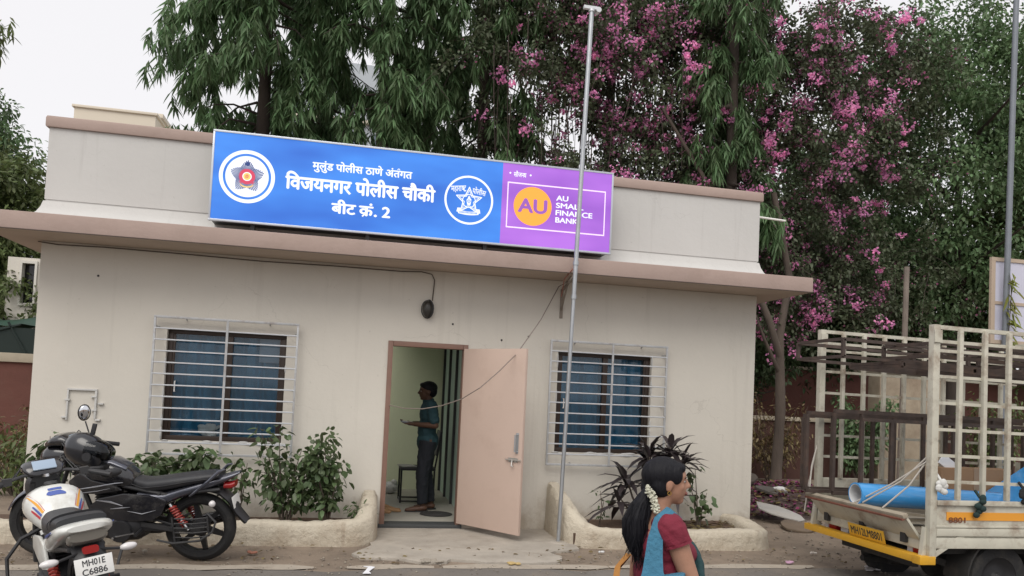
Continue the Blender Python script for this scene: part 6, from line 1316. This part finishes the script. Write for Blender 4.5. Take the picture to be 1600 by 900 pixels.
slab((6.1,3.4,.30), (.9,.5,.05), (R(14),R(-5),.2), mat('brown_board', (.07,.055,.045), .9, var=.2), 'brown board leaning at the back of the heap beside the wall', 8)
slab((5.35,.25,.02), (.5,.35,.03), (R(3),R(-6),1.2), mat('brown_board2', (.16,.12,.085), .9, var=.2), 'small brown broken board in front of the whitish sheet', 11)
pb = MB()
for k in range(9): pb.ell((6.45+random.uniform(-.10,.10), 2.5+random.uniform(-.08,.08), .22+random.uniform(-.03,.03)), (.09,.05,.06), Matrix.Rotation(random.random()*3, 3, 'X'))
tag(build('plastic_bag', pb, MATS['thin_white_plastic'], smooth=40), 'pale crumpled plastic bag lying on the heap of petals', 'bag')
hp = MB(); n = 26; V = []
for j in range(n+1):
    for i in range(n+1):
        u_, v_ = i/n, j/n; e = math.sin(math.pi*u_)*math.sin(math.pi*v_); V.append((4.75+3.3*u_, .9+4.0*v_, .36*e*(.75+.4*math.sin(u_*11+v_*5)*math.sin(v_*9))-.02))
hp.add(V, [(j*(n+1)+i, j*(n+1)+i+1, (j+1)*(n+1)+i+1, (j+1)*(n+1)+i) for j in range(n) for i in range(n)])
tag(build('dirt', hp, mat('heap_soil', (.075,.05,.045), .95, var=.35, vscale=7, bump=1, bscale=25), fix=False, smooth=60), 'low heap of dark soil between building and truck', 'soil heap', kind='stuff')
def heap_litter(name, n, L, W, m_, label):
    u_ = rng.uniform(.08, .92, n); v_ = rng.uniform(.05, .92, n); e = np.sin(np.pi*u_)*np.sin(np.pi*v_)
    P = np.stack([4.75+3.3*u_, .9+4.0*v_, .36*e*(.75+.4*np.sin(u_*11+v_*5)*np.sin(v_*9))+.0], 1); a = rng.uniform(0, 6.28, n); D = np.stack([np.cos(a), np.sin(a), rng.uniform(0, .6, n)], 1); N = unit(rng.normal(size=(n, 3))*.5+np.array([0,0,1]))
    Vv, F_ = leaves(P, D, N, L*rng.uniform(.6, 1.3, n), W, .05, .4, 'broad'); tag(np_mesh(name, Vv, F_, m_), label, 'litter', kind='stuff')
heap_litter('petals', 1500, .06, .05, mat('fallen_bract', (.20,.035,.11), .85, island=.5), 'magenta fallen bougainvillea bracts covering the heap'); heap_litter('leaves', 900, .10, .04, L_DRY, 'dry leaves mixed into the heap of petals')
m = MB()
for k in range(26):
    a = random.uniform(0, 6.28); x, y = 4.9+random.random()*2.8, 1.2+random.random()*3; L = random.uniform(.3, .9); d = Vector((math.cos(a), math.sin(a)*.6, random.uniform(-.05,.35))); p = Vector((x, y, .12)); m.tube([p, p+d*L*.5+Vector((0,0,.04)), p+d*L], [.010,.007,.003], 5)
tag(build('twigs', m, M_BARK2, fix=False), 'dry twigs thrown on the heap beside the wall', 'twigs', kind='stuff')
pm = MB(); V = [(-.20,-1.86),(-.13,-1.86),(-.10,-1.885),(-.155,-2.05),(-.14,-2.12),(-.21,-2.12),(-.185,-2.02),(-.16,-1.895)]; pm.prism(V, gz(-2)+.012, gz(-2)+.016, 'xy'); tag(build('paper_strip', pm, mat('white_paper', (.75,.76,.80), .7)), 'torn white paper strip lying on the road before the doorway', 'paper')
def scrap(x, y, label, col, s=.05):
    m = MB()
    for k in range(4): m.ell((x+random.uniform(-s,s), y+random.uniform(-s,s)*.7, gz(y)+.025), (s*random.uniform(.4,1), s*random.uniform(.3,.7), .012), Matrix.Rotation(random.random()*3, 3, 'Z'), 7, 5)
    tag(build('litter_scrap', m, mat('scrap%03d' % int(col[0]*1000+col[2]*100), col, .7), smooth=20), label, 'litter')
scrap(2.18, -1.30, 'tiny white crumpled wrapper on the ground near the flagpole foot', (.6,.6,.6), .03); scrap(1.17, -1.80, 'thin yellowish dry leaf sheath lying on the kerb line', (.45,.33,.14), .05); scrap(4.1, -.55, 'scrap of white paper on the soil of the right planter', (.62,.62,.62), .06)
scrap(4.0, -1.75, 'small pink wrapper on the ground in front of the truck bumper', (.5,.3,.42), .04); scrap(4.55, -1.3, 'pale wrapper lying on the dirt between planter and truck', (.55,.5,.45), .03); scrap(4.75, -2.0, 'white torn polythene caught by the truck rear wheel', (.58,.55,.56), .09); scrap(-2.1,-1.3, 'small pale stone on the road under the black motorcycle', (.4,.36,.3), .03); scrap(-1.2,-1.35, 'reddish scrap lying on the road below the planter', (.35,.15,.1), .035)
